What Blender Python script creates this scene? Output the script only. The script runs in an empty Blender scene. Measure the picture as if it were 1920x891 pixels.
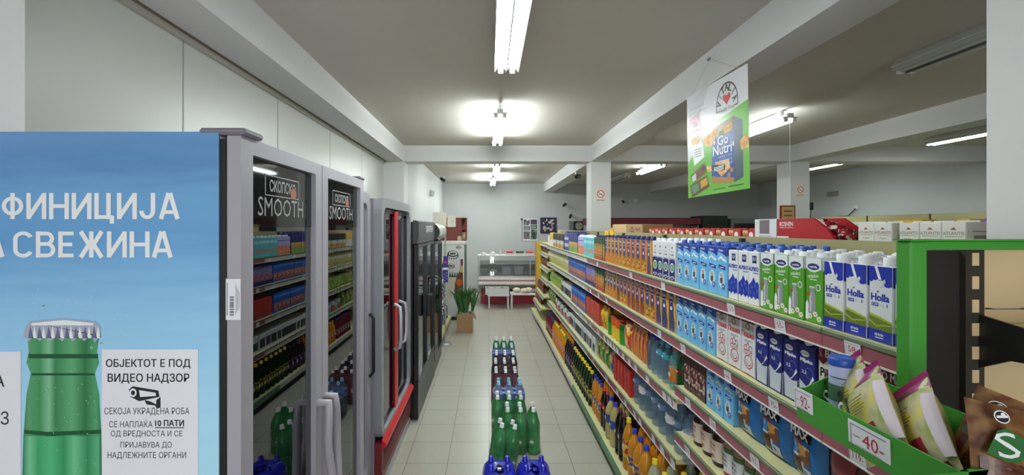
import bpy, math, random
from mathutils import Vector, Matrix
random.seed(7)
PI = math.pi
SC = bpy.context.scene
COL = SC.collection

# ------------------------------------------------------------------ camera, light, exposure
FPX, VX, VY, HC = 790.0, 917.0, 426.5, 1.75      # focal length and vanishing point (px of a 1920 x 891 frame), eye height
cam_d = bpy.data.cameras.new('camera'); cam = bpy.data.objects.new('camera', cam_d); COL.objects.link(cam)
cam.location = (0, 0, HC); cam.rotation_euler = (PI/2, 0, 0)
cam_d.sensor_width = 36.0; cam_d.lens = FPX/1920*36.0
cam_d.shift_x = (960-VX)/1920; cam_d.shift_y = -(445.5-VY)/1920
cam_d.clip_start = 0.05; cam_d.clip_end = 100
SC.camera = cam
w = bpy.data.worlds.new('daylight'); SC.world = w; w.use_nodes = True
w.node_tree.nodes['Background'].inputs[0].default_value = (0.75, 0.87, 1.0, 1)
w.node_tree.nodes['Background'].inputs[1].default_value = 0.4
SC.view_settings.view_transform = 'Standard'; SC.view_settings.look = 'None'
SC.view_settings.gamma = 1.0; SC.view_settings.use_curve_mapping = False
SC.view_settings.exposure = 0.6
TUBE = {'aisle': 46.0, 'aisle_open': 66.0, 'side': 17.0, 'side_open': 17.0, 'outer': 32.0}            # strength of the fluorescent tubes, tuned lower to keep the side bays darker
def area(name, loc, rot, sx, sy, power, col):
    l = bpy.data.lights.new(name, 'AREA'); l.shape = 'RECTANGLE'; l.size = sx; l.size_y = sy
    l.energy = power; l.color = col
    o = bpy.data.objects.new(name, l); COL.objects.link(o); o.location = loc; o.rotation_euler = rot
    return o
area('shop_window_daylight', (0.35, -2.36, 1.45), (PI/2, 0, 0), 3.3, 2.1, 52, (0.93, 0.95, 1.0))

# ------------------------------------------------------------------ materials
def lin(c):
    return tuple(((x/255)/12.92 if x/255 <= 0.04045 else ((x/255+0.055)/1.055)**2.4) for x in c)
MATS = {}
def mat(name, rgb, rough=0.5, metal=0.0, noise=None, bump=None, alpha=1.0, emis=0.0, spec=0.5, trans=0.0):
    if name in MATS: return MATS[name]
    m = bpy.data.materials.new(name); m.use_nodes = True
    nt = m.node_tree; b = nt.nodes['Principled BSDF']
    c = lin(rgb) + (1,)
    b.inputs['Base Color'].default_value = c
    b.inputs['Roughness'].default_value = rough; b.inputs['Metallic'].default_value = metal
    b.inputs['Alpha'].default_value = alpha
    b.inputs['Specular IOR Level'].default_value = spec
    if trans: b.inputs['Transmission Weight'].default_value = trans
    if emis:
        b.inputs['Emission Color'].default_value = c; b.inputs['Emission Strength'].default_value = emis
    if noise or bump:
        tc = nt.nodes.new('ShaderNodeTexCoord'); nz = nt.nodes.new('ShaderNodeTexNoise')
        nz.inputs['Scale'].default_value = (noise or bump)[0]; nz.inputs['Detail'].default_value = 4
        nt.links.new(tc.outputs['Object'], nz.inputs['Vector'])
    if noise:
        r = nt.nodes.new('ShaderNodeValToRGB'); a = noise[1]
        r.color_ramp.elements[0].position = 0.3; r.color_ramp.elements[1].position = 0.7
        r.color_ramp.elements[0].color = tuple(x*(1-a) for x in c[:3])+(1,)
        r.color_ramp.elements[1].color = tuple(min(1, x*(1+a)) for x in c[:3])+(1,)
        nt.links.new(nz.outputs['Fac'], r.inputs['Fac']); nt.links.new(r.outputs['Color'], b.inputs['Base Color'])
    if bump:
        bp = nt.nodes.new('ShaderNodeBump'); bp.inputs['Strength'].default_value = bump[1]; bp.inputs['Distance'].default_value = 0.004
        nt.links.new(nz.outputs['Fac'], bp.inputs['Height']); nt.links.new(bp.outputs['Normal'], b.inputs['Normal'])
    MATS[name] = m
    return m
def pat(name, cols, scale=40, rough=0.4, stretch=(1, 1, 1), kind='vor', alpha=1.0):
    """printed packaging: patches of several inks"""
    if name in MATS: return MATS[name]
    m = bpy.data.materials.new(name); m.use_nodes = True
    nt = m.node_tree; b = nt.nodes['Principled BSDF']; b.inputs['Roughness'].default_value = rough
    b.inputs['Alpha'].default_value = alpha
    tc = nt.nodes.new('ShaderNodeTexCoord'); mp = nt.nodes.new('ShaderNodeMapping')
    mp.inputs['Scale'].default_value = stretch
    nt.links.new(tc.outputs['Object'], mp.inputs['Vector'])
    r = nt.nodes.new('ShaderNodeValToRGB'); r.color_ramp.interpolation = 'CONSTANT' if kind == 'vor' else 'LINEAR'
    if kind == 'vor':
        t = nt.nodes.new('ShaderNodeTexVoronoi'); t.inputs['Scale'].default_value = scale
        sp = nt.nodes.new('ShaderNodeSeparateColor'); nt.links.new(t.outputs['Color'], sp.inputs[0]); out = sp.outputs[0]
    else:
        t = nt.nodes.new('ShaderNodeTexNoise'); t.inputs['Scale'].default_value = scale; t.inputs['Detail'].default_value = 3; out = t.outputs['Fac']
    nt.links.new(mp.outputs['Vector'], t.inputs['Vector'])
    els = r.color_ramp.elements
    n = len(cols)
    for i, c in enumerate(cols):
        p = i/n if kind == 'vor' else 0.3+0.4*i/max(1, n-1)
        e = els[i] if i < 2 else els.new(p)
        e.position = p; e.color = lin(c)+(1,)
    nt.links.new(out, r.inputs['Fac']); nt.links.new(r.outputs['Color'], b.inputs['Base Color'])
    MATS[name] = m
    return m
def ramp_print(name, axis, stops, rough=0.35, wave=0.0):
    """a printed picture whose ink runs from one colour to another along one axis of the object"""
    m = bpy.data.materials.new(name); m.use_nodes = True
    nt = m.node_tree; b = nt.nodes['Principled BSDF']; b.inputs['Roughness'].default_value = rough
    tc = nt.nodes.new('ShaderNodeTexCoord'); sp = nt.nodes.new('ShaderNodeSeparateXYZ')
    nt.links.new(tc.outputs['Object'], sp.inputs[0])
    lo, hi = stops[0][0], stops[-1][0]
    mr = nt.nodes.new('ShaderNodeMapRange'); mr.inputs[1].default_value = lo; mr.inputs[2].default_value = hi
    src = sp.outputs['XYZ'.index(axis)]
    if wave:
        mp = nt.nodes.new('ShaderNodeMapping'); mp.inputs['Scale'].default_value = (1.5, 1, 14)
        nz = nt.nodes.new('ShaderNodeTexNoise'); nz.inputs['Scale'].default_value = 2.2; nz.inputs['Detail'].default_value = 5
        nt.links.new(tc.outputs['Object'], mp.inputs['Vector']); nt.links.new(mp.outputs['Vector'], nz.inputs['Vector'])
        ma = nt.nodes.new('ShaderNodeMath'); ma.operation = 'MULTIPLY_ADD'; ma.inputs[1].default_value = wave
        nt.links.new(nz.outputs['Fac'], ma.inputs[0]); nt.links.new(src, ma.inputs[2]); src = ma.outputs[0]
    nt.links.new(src, mr.inputs[0])
    r = nt.nodes.new('ShaderNodeValToRGB'); els = r.color_ramp.elements
    for i, (p, c) in enumerate(stops):
        q = (p-lo)/(hi-lo)
        e = els[i] if i < 2 else els.new(q)
        e.position = q; e.color = lin(c)+(1,)
    nt.links.new(mr.outputs[0], r.inputs['Fac']); nt.links.new(r.outputs['Color'], b.inputs['Base Color'])
    return m
def glass_mat(name, tint, ior=2.0, rough=0.0):
    m = bpy.data.materials.new(name); m.use_nodes = True
    nt = m.node_tree; nt.nodes.remove(nt.nodes['Principled BSDF']); out = nt.nodes['Material Output']
    t = nt.nodes.new('ShaderNodeBsdfTransparent'); t.inputs[0].default_value = lin(tint)+(1,)
    g = nt.nodes.new('ShaderNodeBsdfGlossy'); g.inputs['Roughness'].default_value = rough
    g.inputs[0].default_value = (0.95, 0.97, 1, 1)
    f = nt.nodes.new('ShaderNodeFresnel'); f.inputs['IOR'].default_value = ior
    mx = nt.nodes.new('ShaderNodeMixShader')
    nt.links.new(f.outputs[0], mx.inputs[0]); nt.links.new(t.outputs[0], mx.inputs[1]); nt.links.new(g.outputs[0], mx.inputs[2])
    nt.links.new(mx.outputs[0], out.inputs['Surface'])
    return m

# ------------------------------------------------------------------ mesh building
ORG = {}
TXT = {}
def text_shape(s, bold=0.0):
    k = (s, bold)
    if k not in TXT:
        cu = bpy.data.curves.new('lettering', 'FONT'); cu.body = s; cu.resolution_u = 2; cu.offset = bold
        ob = bpy.data.objects.new('lettering', cu); COL.objects.link(ob)
        dg = bpy.context.evaluated_depsgraph_get(); dg.update()
        me = bpy.data.meshes.new_from_object(ob.evaluated_get(dg))
        vs = [(v.co.x, v.co.y) for v in me.vertices]; fs = [tuple(p.vertices) for p in me.polygons]
        bpy.data.meshes.remove(me); bpy.data.objects.remove(ob); bpy.data.curves.remove(cu)
        xs = [v[0] for v in vs] or [0, 1]; ys = [v[1] for v in vs] or [0, 1]
        TXT[k] = (vs, fs, min(xs), max(xs), min(ys), max(ys))
    return TXT[k]
class MB:
    def __init__(s): s.v = []; s.f = []; s.m = []; s.sm = []; s.mats = []
    def mi(s, m):
        if m not in s.mats: s.mats.append(m)
        return s.mats.index(m)
    def add(s, vs, fs, m, smooth=False):
        o = len(s.v); s.v += [tuple(v) for v in vs]; i = s.mi(m)
        for f in fs: s.f.append(tuple(o+k for k in f)); s.m.append(i); s.sm.append(smooth)
    def box(s, x0, x1, y0, y1, z0, z1, m, b=0.0):
        if x0 > x1: x0, x1 = x1, x0
        if y0 > y1: y0, y1 = y1, y0
        if z0 > z1: z0, z1 = z1, z0
        if not b:
            s.add([(x, y, z) for x in (x0, x1) for y in (y0, y1) for z in (z0, z1)],
                  [(0, 1, 3, 2), (4, 6, 7, 5), (0, 4, 5, 1), (2, 3, 7, 6), (0, 2, 6, 4), (1, 5, 7, 3)], m)
            return
        b = min(b, (x1-x0)*0.49, (y1-y0)*0.49, (z1-z0)*0.49)
        lo, hi = (x0, y0, z0), (x1, y1, z1); vs = []; ix = {}
        for c in range(8):
            sg = [(c >> k) & 1 for k in range(3)]
            for a in range(3):
                p = [0]*3
                for k in range(3):
                    e = hi[k] if sg[k] else lo[k]
                    p[k] = e if k == a else (e-b if sg[k] else e+b)
                ix[(c, a)] = len(vs); vs.append(p)
        fs = []
        def orient(f):
            p = [Vector(vs[i]) for i in f]; n = (p[1]-p[0]).cross(p[2]-p[0])
            ctr = sum(p, Vector())/len(p) - Vector([(lo[k]+hi[k])/2 for k in range(3)])
            return f if n.dot(ctr) > 0 else f[::-1]
        for a in range(3):
            u, v = [k for k in range(3) if k != a]
            for sd in (0, 1):
                cs = [(sd << a) | (i << u) | (j << v) for i, j in ((0, 0), (1, 0), (1, 1), (0, 1))]
                fs.append(orient([ix[(c, a)] for c in cs]))
            for i in (0, 1):
                for j in (0, 1):
                    c0 = (i << u) | (j << v); c1 = c0 | (1 << a)
                    fs.append(orient([ix[(c0, u)], ix[(c1, u)], ix[(c1, v)], ix[(c0, v)]]))
        for c in range(8): fs.append(orient([ix[(c, 0)], ix[(c, 1)], ix[(c, 2)]]))
        s.add(vs, fs, m)
    def prism(s, pts, axis, a0, a1, m, smooth=False):
        n = len(pts)
        def P(p, a): return {'x': (a, p[0], p[1]), 'y': (p[0], a, p[1]), 'z': (p[0], p[1], a)}[axis]
        ar = sum(pts[i][0]*pts[(i+1) % n][1]-pts[(i+1) % n][0]*pts[i][1] for i in range(n))
        if (ar < 0) != (axis == 'y'): pts = pts[::-1]
        if a0 > a1: a0, a1 = a1, a0
        vs = [P(p, a0) for p in pts]+[P(p, a1) for p in pts]
        s.add(vs, [tuple(range(n))[::-1], tuple(range(n, 2*n))], m)
        s.add(vs, [(i, (i+1) % n, n+(i+1) % n, n+i) for i in range(n)], m, smooth)
    def lathe(s, prof, m, seg=16, c=(0, 0, 0), smooth=True, sx=1.0, sy=1.0):
        vs = []; fs = []; n = len(prof)
        for r, z in prof:
            for k in range(seg):
                a = 2*PI*k/seg; vs.append((c[0]+r*math.cos(a)*sx, c[1]+r*math.sin(a)*sy, c[2]+z))
        for i in range(n-1):
            for k in range(seg):
                k2 = (k+1) % seg; fs.append((i*seg+k, i*seg+k2, (i+1)*seg+k2, (i+1)*seg+k))
        s.add(vs, fs, m, smooth)
        if prof[0][0] > 1e-5: s.add(vs[:seg], [tuple(range(seg))[::-1]], m)
        if prof[-1][0] > 1e-5: s.add(vs[-seg:], [tuple(range(seg))], m)
    def tube(s, path, r, m, seg=8, caps=True):
        path = [Vector(p) for p in path]; vs = []; fs = []; n = len(path); up = None
        for i, p in enumerate(path):
            d = (path[min(i+1, n-1)]-path[max(i-1, 0)]).normalized()
            if up is None: up = Vector((0, 0, 1)) if abs(d.z) < 0.9 else Vector((1, 0, 0))
            a = d.cross(up).normalized(); b = a.cross(d).normalized(); up = b
            rr = r[i] if isinstance(r, (list, tuple)) else r
            for k in range(seg):
                t = 2*PI*k/seg; vs.append(p+a*(rr*math.cos(t))+b*(rr*math.sin(t)))
        for i in range(n-1):
            for k in range(seg):
                k2 = (k+1) % seg; fs.append((i*seg+k2, i*seg+k, (i+1)*seg+k, (i+1)*seg+k2))
        s.add(vs, fs, m, True)
        if caps: s.add(vs[:seg]+vs[-seg:], [tuple(range(seg)), tuple(range(seg, 2*seg))[::-1]], m)
    def face(s, o, u, v): return Fc(s, Vector(o), Vector(u).normalized(), Vector(v).normalized())
    def grid(s, fn, nu, nv, m, smooth=True, flip=False):
        vs = [fn(i/nu, j/nv) for j in range(nv+1) for i in range(nu+1)]; W = nu+1
        fs = [(j*W+i, j*W+i+1, (j+1)*W+i+1, (j+1)*W+i) for j in range(nv) for i in range(nu)]
        if flip: fs = [f[::-1] for f in fs]
        s.add(vs, fs, m, smooth)
    def build(s, name, parent=None, tr=None):
        me = bpy.data.meshes.new(name)
        off = Vector((0, 0, 0))
        if parent is not None: off = ORG.get(parent.name, off)
        vs = [Vector(v) for v in s.v]
        if tr is not None: vs = [tr @ v for v in vs]
        me.from_pydata([tuple(v-off) for v in vs], [], s.f)
        for m in s.mats: me.materials.append(m)
        me.polygons.foreach_set('material_index', s.m); me.polygons.foreach_set('use_smooth', s.sm)
        me.update()
        o = bpy.data.objects.new(name, me); COL.objects.link(o)
        if parent is not None: o.parent = parent
        ORG[o.name] = off
        return o
class Fc:
    """a printed face: a, b run along u and v in metres; every layer lies a hair above the last"""
    E = 0.0004
    def __init__(s, mb, o, u, v): s.mb = mb; s.o = o; s.u = u; s.v = v; s.n = u.cross(v)
    def p(s, a, b, l): return s.o+s.u*a+s.v*b+s.n*(l*s.E)
    def poly(s, pts, m, l=1): s.mb.add([s.p(a, b, l) for a, b in pts], [tuple(range(len(pts)))], m)
    def quad(s, a0, a1, b0, b1, m, l=1): s.poly([(a0, b0), (a1, b0), (a1, b1), (a0, b1)], m, l)
    def disc(s, a, b, ra, rb, m, l=1, n=16): s.poly([(a+ra*math.cos(2*PI*k/n), b+rb*math.sin(2*PI*k/n)) for k in range(n)], m, l)
    def ring(s, a, b, r0, r1, m, l=1, n=20, t0=0.0, t1=2*PI, sy=1.0):
        vs = []
        for k in range(n+1):
            t = t0+(t1-t0)*k/n
            vs += [s.p(a+r0*math.cos(t), b+r0*sy*math.sin(t), l), s.p(a+r1*math.cos(t), b+r1*sy*math.sin(t), l)]
        s.mb.add(vs, [(2*k, 2*k+1, 2*k+3, 2*k+2) for k in range(n)], m)
    def line(s, a0, b0, a1, b1, w, m, l=1):
        d = Vector((a1-a0, b1-b0)); d = d.normalized() if d.length else Vector((1, 0)); nx, ny = -d.y*w/2, d.x*w/2
        s.poly([(a0-nx, b0-ny), (a1-nx, b1-ny), (a1+nx, b1+ny), (a0+nx, b0+ny)], m, l)
    def text(s, t, a0, a1, b0, b1, m, l=1, bold=0.02, rot=0.0, shear=0.0):
        vs, fs, x0, x1, y0, y1 = text_shape(t, 0.0)
        ca, cb = (a0+a1)/2, (b0+b1)/2; cr, sr = math.cos(rot), math.sin(rot)
        e = max(bold, 0)*1.1; ea = e*(a1-a0)/(x1-x0); eb = e*0.6*(b1-b0)/(y1-y0)
        for k, (p, q) in enumerate(((-1, -1), (1, -1), (1, 1), (-1, 1)) if e else ((0, 0),)):       # a heavier stroke is the letter printed four times, a stroke apart
            out = []
            for x, y in vs:
                a = ((x-x0)/(x1-x0)-0.5)*(a1-a0-2*ea)+p*ea; b = ((y-y0)/(y1-y0)-0.5)*(b1-b0-2*eb)+q*eb; a += shear*b
                out.append(s.p(ca+a*cr-b*sr, cb+a*sr+b*cr, l+k*0.12))
            s.mb.add(out, fs, m)
STROKES = {   # heavy block capitals drawn stroke by stroke in a unit box: lines (x0, y0, x1, y1) and arcs (cx, cy, rx, ry, from, to)
    'Ф': [(.5, 0, .5, 1), ('a', .5, .5, .40, .30, 0, 360)], 'И': [(.1, 0, .1, 1), (.9, 0, .9, 1), (.1, .06, .9, .94)], 'Н': [(.1, 0, .1, 1), (.9, 0, .9, 1), (.1, .5, .9, .5)],
    'Ц': [(.1, .0, .1, 1), (.72, .0, .72, 1), (.0, .08, .95, .08), (.9, .12, .9, -.17)], 'Ј': [(.8, .3, .8, 1), ('a', .45, .32, .35, .25, 180, 360)], 'А': [(.07, 0, .46, 1), (.93, 0, .54, 1), (.2, .27, .8, .27)],
    'С': [('a', .5, .7, .40, .23, 20, 180), ('a', .5, .3, .40, .23, 180, 340), (.1, .3, .1, .7)], 'В': [(.1, 0, .1, 1), (.1, .08, .6, .08), (.1, .52, .6, .52), (.1, .92, .55, .92), ('a', .58, .30, .30, .22, -90, 90), ('a', .54, .72, .28, .20, -90, 90)],
    'Е': [(.1, 0, .1, 1), (.1, .08, .9, .08), (.1, .5, .82, .5), (.1, .92, .9, .92)], 'Ж': [(.5, 0, .5, 1), (.08, 0, .42, .52), (.08, 1, .42, .48), (.92, 0, .58, .52), (.92, 1, .58, .48)]}
def block_text(F, word, a0, a1, b0, b1, m, l=2):
    rel = [1.3 if c == 'Ж' else 1.12 if c == 'Ф' else .85 if c in 'ЈЕ' else 1.0 for c in word]; gap = .17
    unit = (a1-a0)/(sum(rel)+gap*(len(word)-1)); a = a0; H = b1-b0; wt = unit*.235
    for c, r in zip(word, rel):
        W = unit*r
        for k, st in enumerate(STROKES[c]):
            lv = l+.15*k
            if st[0] == 'a':
                _, cx, cy, rx, ry, t0, t1 = st; R = rx*W; vs = []; n = 18
                for i in range(n+1):
                    t = math.radians(t0+(t1-t0)*i/n); vs += [F.p(a+cx*W+(R-wt/2)*math.cos(t), b0+cy*H+(ry*H-wt*.4)*math.sin(t), lv), F.p(a+cx*W+(R+wt/2)*math.cos(t), b0+cy*H+(ry*H+wt*.4)*math.sin(t), lv)]
                F.mb.add(vs, [(2*i, 2*i+1, 2*i+3, 2*i+2) for i in range(n)], m)
            else: 
                x0, y0, x1, y1 = st; F.line(a+x0*W, b0+y0*H, a+x1*W, b0+y1*H, wt*(.82 if y0 == y1 else 1), m, lv)
        a += W+unit*gap
def tag(o, label, cat, group=None, kind=None):
    o['label'] = label; o['category'] = cat
    if group: o['group'] = group
    if kind: o['kind'] = kind
    return o
def thing(name, loc, label, cat, group=None):
    o = bpy.data.objects.new(name, None); COL.objects.link(o); o.location = loc
    o.empty_display_size = 0.1; ORG[o.name] = Vector(loc)
    return tag(o, label, cat, group)
def struct(name, mb):
    o = mb.build(name); o['kind'] = 'structure'; return o
def kids(o): return [c for c in bpy.data.objects if c.parent is o]
KIDS = {}
def dup(root, loc, rot):
    if root.name not in KIDS: KIDS[root.name] = [(c, kids(c)) for c in kids(root)]
    r = root.copy(); COL.objects.link(r); r.location = loc; r.rotation_euler = rot
    for c, sub in KIDS[root.name]:
        d = c.copy(); COL.objects.link(d); d.parent = r
        for g in sub:
            e = g.copy(); COL.objects.link(e); e.parent = d
    return r
USED = set()
def place(proto, loc, rot, label, cat, group=None):
    if proto.name in USED: o = dup(proto, loc, rot)
    else: USED.add(proto.name); KIDS[proto.name] = [(c, kids(c)) for c in kids(proto)]; o = proto; o.location = loc; o.rotation_euler = rot
    tag(o, label, cat)
    if group: o['group'] = group
    elif 'group' in o: del o['group']
    return o
ORD = ('first second third fourth fifth sixth seventh eighth ninth tenth eleventh twelfth thirteenth fourteenth fifteenth sixteenth '
       'seventeenth eighteenth nineteenth twentieth').split()
def xat(px, Y): return (px-VX)*Y/FPX
def zat(py, Y): return HC-(py-VY)*Y/FPX
def yx(px, X): return X*FPX/(px-VX)

white_paint = mat('white_wall_paint', (194, 196, 195), 0.7, noise=(1.3, 0.03), bump=(60, 0.05))
ceil_paint = mat('ceiling_paint', (196, 190, 180), 0.85, noise=(0.8, 0.04), bump=(40, 0.06))
panel_white = mat('sandwich_panel_white', (188, 190, 181), 0.35)
seam_grey = mat('panel_seam', (146, 149, 145), 0.5)
ink_black = mat('ink_black', (26, 26, 28), 0.5)
ink_white = mat('ink_white', (240, 240, 240), 0.45)
ink_grey = mat('ink_grey', (120, 120, 122), 0.5)
ink_red = mat('ink_red', (190, 30, 45), 0.45)
ink_blue = mat('ink_blue', (30, 60, 170), 0.4)
ink_navy = mat('ink_navy', (28, 34, 110), 0.4)
paper_white = mat('paper_white', (232, 230, 236), 0.7)
card_brown = mat('cardboard_brown', (165, 132, 96), 0.8, noise=(30, 0.08))
black_plastic = mat('black_plastic', (22, 22, 24), 0.35)
chrome = mat('brushed_chrome', (190, 190, 195), 0.25, 0.9)
white_metal = mat('white_metal', (225, 225, 222), 0.35)
dark_metal = mat('dark_metal', (40, 38, 38), 0.45, 0.3)
# ------------------------------------------------------------------ the room
CE, BB = 2.92, 2.694                 # ceiling height and underside of the beams
def floor_mat():
    m = bpy.data.materials.new('floor_tile_grey'); m.use_nodes = True; nt = m.node_tree; b = nt.nodes['Principled BSDF']
    tc = nt.nodes.new('ShaderNodeTexCoord'); mp = nt.nodes.new('ShaderNodeMapping'); mp.inputs['Location'].default_value = (0, -0.055, 0)
    br = nt.nodes.new('ShaderNodeTexBrick'); br.offset = 0.0; br.squash = 1.0
    br.inputs['Scale'].default_value = 1.0; br.inputs['Brick Width'].default_value = 0.307; br.inputs['Row Height'].default_value = 0.307
    br.inputs['Mortar Size'].default_value = 0.0028; br.inputs['Mortar Smooth'].default_value = 0.3; br.inputs['Bias'].default_value = 0
    br.inputs['Color1'].default_value = lin((176, 173, 160))+(1,); br.inputs['Color2'].default_value = lin((170, 167, 154))+(1,)
    br.inputs['Mortar'].default_value = lin((112, 106, 96))+(1,)
    nt.links.new(tc.outputs['Object'], mp.inputs['Vector']); nt.links.new(mp.outputs['Vector'], br.inputs['Vector'])
    nz = nt.nodes.new('ShaderNodeTexNoise'); nz.inputs['Scale'].default_value = 90; nt.links.new(tc.outputs['Object'], nz.inputs['Vector'])
    mx = nt.nodes.new('ShaderNodeMixRGB'); mx.blend_type = 'OVERLAY'; mx.inputs[0].default_value = 0.18
    nt.links.new(br.outputs['Color'], mx.inputs[1]); nt.links.new(nz.outputs['Fac'], mx.inputs[2]); nt.links.new(mx.outputs[0], b.inputs['Base Color'])
    bp = nt.nodes.new('ShaderNodeBump'); bp.inputs['Strength'].default_value = 0.25; bp.inputs['Distance'].default_value = 0.002; bp.invert = True
    nt.links.new(br.outputs['Fac'], bp.inputs['Height']); nt.links.new(bp.outputs['Normal'], b.inputs['Normal'])
    b.inputs['Roughness'].default_value = 0.3
    return m
mb = MB(); mb.box(-1.7, 7.4, -2.5, 11.5, -0.1, 0.0, floor_mat()); struct('floor', mb)
mb = MB(); mb.box(-1.7, 7.4, -2.5, 11.5, CE, CE+0.1, ceil_paint); struct('ceiling', mb)
mb = MB(); mb.box(-1.66, -1.51, -2.5, 6.02, 0, CE, panel_white)
for yy in (-0.9, 0.1, 1.08, 2.08, 3.01, 4.0, 5.0): mb.box(-1.51, -1.5085, yy-0.004, yy+0.004, 0, BB, seam_grey)
struct('wall_left', mb)
mb = MB(); mb.box(-1.53, -1.478, -2.4, 6.02, BB-0.022, BB-0.002, mat('metal_angle_trim', (196, 194, 182), 0.4)); mb.box(-1.5, -1.46, -2.4, 6.02, BB-0.004, BB, mat('old_silicone', (120, 108, 86), 0.8)); struct('trim_1', mb)
mb = MB(); mb.box(-1.66, -1.217, 6.30, 11.27, 0, CE, white_paint); struct('wall_left_rear', mb)
mb = MB(); mb.box(-1.66, 7.4, 11.27, 11.42, 0, CE, white_paint); struct('wall_back', mb)
mb = MB(); mb.box(7.2, 7.35, -2.5, 11.27, 0, CE, white_paint); struct('wall_right', mb)
mb = MB()
mb.box(-1.7, -1.35, -2.5, -2.4, 0, CE, white_paint); mb.box(2.05, 7.4, -2.5, -2.4, 0, CE, white_paint)
mb.box(-1.35, 2.05, -2.5, -2.4, 0, 0.35, white_paint); mb.box(-1.35, 2.05, -2.5, -2.4, 2.55, CE, white_paint); struct('wall_front', mb)
mb = MB()
for xx in (-1.35, 0.33, 1.99): mb.box(xx, xx+0.06, -2.48, -2.42, 0.35, 2.55, white_metal)
mb.box(-1.35, 2.05, -2.48, -2.42, 0.35, 0.41, white_metal); mb.box(-1.35, 2.05, -2.48, -2.42, 2.49, 2.55, white_metal)
for xx in (-1.29, 0.39): mb.box(xx, xx+1.6-.0, -2.456, -2.45, 0.41, 2.49, glass_mat('shop_window_glass', (235, 240, 240), 1.45))
struct('window_1', mb)
beam_paint = mat('beam_paint', (214, 213, 212), 0.75, bump=(50, 0.05))
mb = MB(); mb.box(-1.51, -1.217, -2.4, 6.02, BB, CE, beam_paint); struct('ceiling_beam', mb)
mb = MB(); mb.box(1.457, 1.71, -2.4, 11.27, BB, CE, beam_paint); struct('ceiling_beam', mb)
mb = MB(); mb.box(4.31, 4.58, -2.4, 11.27, BB, CE, beam_paint); struct('ceiling_beam', mb)
for y0 in (0.95, 6.02):
    for x0, x1 in ((-1.217, 1.457), (1.71, 4.31), (4.58, 7.2)):
        mb = MB(); mb.box(x0, x1, y0, y0+0.28, BB, CE, beam_paint); struct('ceiling_beam', mb)
for i, (x0, x1, y0, y1) in enumerate(((-1.51, -1.217, 6.02, 6.30), (1.457, 1.74, 6.02, 6.30), (4.31, 4.58, 6.02, 6.31), (-1.51, -1.30, 0.9, 1.18), (1.457, 1.71, 0.97, 1.234), (4.31, 4.58, 0.97, 1.234))):
    mb = MB(); mb.box(x0, x1, y0, y1, 0, BB, beam_paint); struct('pillar', mb)
mb = MB(); mb.box(-1.217, -1.205, 6.3, 11.27, 0, 0.08, mat('tile_skirting', (150, 146, 136), 0.4)); struct('baseboard_left', mb)
mb = MB(); mb.box(-1.2, 7.2, 11.258, 11.27, 0, 0.08, MATS['tile_skirting']); struct('baseboard_back', mb)

# ------------------------------------------------------------------ ceiling lights
tube_on = {k: mat('tube_lit_'+k, (242, 252, 252), 0.3, emis=v) for k, v in TUBE.items()}
tube_off = mat('tube_unlit', (190, 190, 188), 0.25)
housing = mat('light_housing', (222, 224, 222), 0.35)
reflector = mat('light_reflector', (206, 216, 210), 0.2, 0.3)
def ceiling_light(X, y0, y1, lit, label, grp, cord=False, drop=0.055, open_=False):
    t = thing('ceiling_light', (X, (y0+y1)/2, CE-0.11), label, 'ceiling light', grp)
    zt = CE-0.001; zh = CE-drop
    mb = MB()
    if open_:          # bare batten hung a hand below the ceiling on two stems
        mb.box(X-0.03, X+0.03, y0, y1, zh-0.006, zh+0.03, housing, 0.004)
        for yy in (y0+0.12, y1-0.14): mb.box(X-0.012, X+0.012, yy, yy+0.02, zh+0.03, zt, housing); mb.box(X-0.045, X+0.045, yy-0.02, yy+0.04, zt-0.008, zt, housing)
        for yy in (y0, y1-0.03): mb.box(X-0.07, X+0.07, yy, yy+0.03, zh-0.018, zh-0.006, housing, 0.003)
        mb.build('housing', t)
    else:
        mb.prism([(X-0.05, zt), (X+0.05, zt), (X+0.085, zh), (X+0.085, zh-0.006), (X-0.085, zh-0.006), (X-0.085, zh)], 'y', y0, y1, housing); mb.build('housing', t)
        mb = MB()
        for s in (-1, 1): mb.prism([(X+s*0.082, zh-0.007), (X, zh-0.007), (X, zh-0.03), (X+s*0.004, zh-0.03), (X+s*0.02, zh-0.012), (X+s*0.06, zh-0.012), (X+s*0.082, zh-0.04), (X+s*0.085, zh-0.04)], 'y', y0+0.01, y1-0.01, reflector)
        mb.box(X-0.0035, X+0.0035, y0+0.02, y1-0.02, zh-0.052, zh-0.03, mat('lamp_centre_rib', (96, 100, 98), 0.6))  # added dark strip, paints in the shaded gap between the two tubes
        mb.build('reflector', t)
    for s in (-1, 1):
        tm = tube_on[grp.split()[0]+('_open' if open_ else '')] if lit else tube_off
        mb = MB(); mb.tube([(X+s*0.04, y0+0.03, zh-0.032), (X+s*0.04, y1-0.03, zh-0.032)], 0.016, tm, 10); mb.build('fluorescent_tube', t)
        for yy in (y0+0.006, y1-0.03):
            mb = MB(); mb.box(X+s*0.04-0.018, X+s*0.04+0.018, yy, yy+0.024, zh-0.054, zh-0.006, white_metal, 0.004); mb.build('lamp_holder', t)
    if cord:
        mb = MB(); mb.tube([(X, y0+0.02, zh-0.05), (X+0.004, y0+0.02, zh-0.3), (X, y0+0.02, zh-0.52)], 0.003, white_metal, 5); mb.build('pull_cord', t)
    return t
ceiling_light(0.12, 1.45, 2.93, True, 'lit twin-tube ceiling light over the aisle, closest to the shop front', 'aisle ceiling lights')
ceiling_light(0.105, 3.95, 5.35, True, 'lit twin-tube ceiling light just before the cross beam', 'aisle ceiling lights', drop=0.085, open_=True)
ceiling_light(0.135, 7.1, 8.15, True, 'lit ceiling light just past the cross beam', 'aisle ceiling lights', drop=0.085, open_=True)
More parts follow.
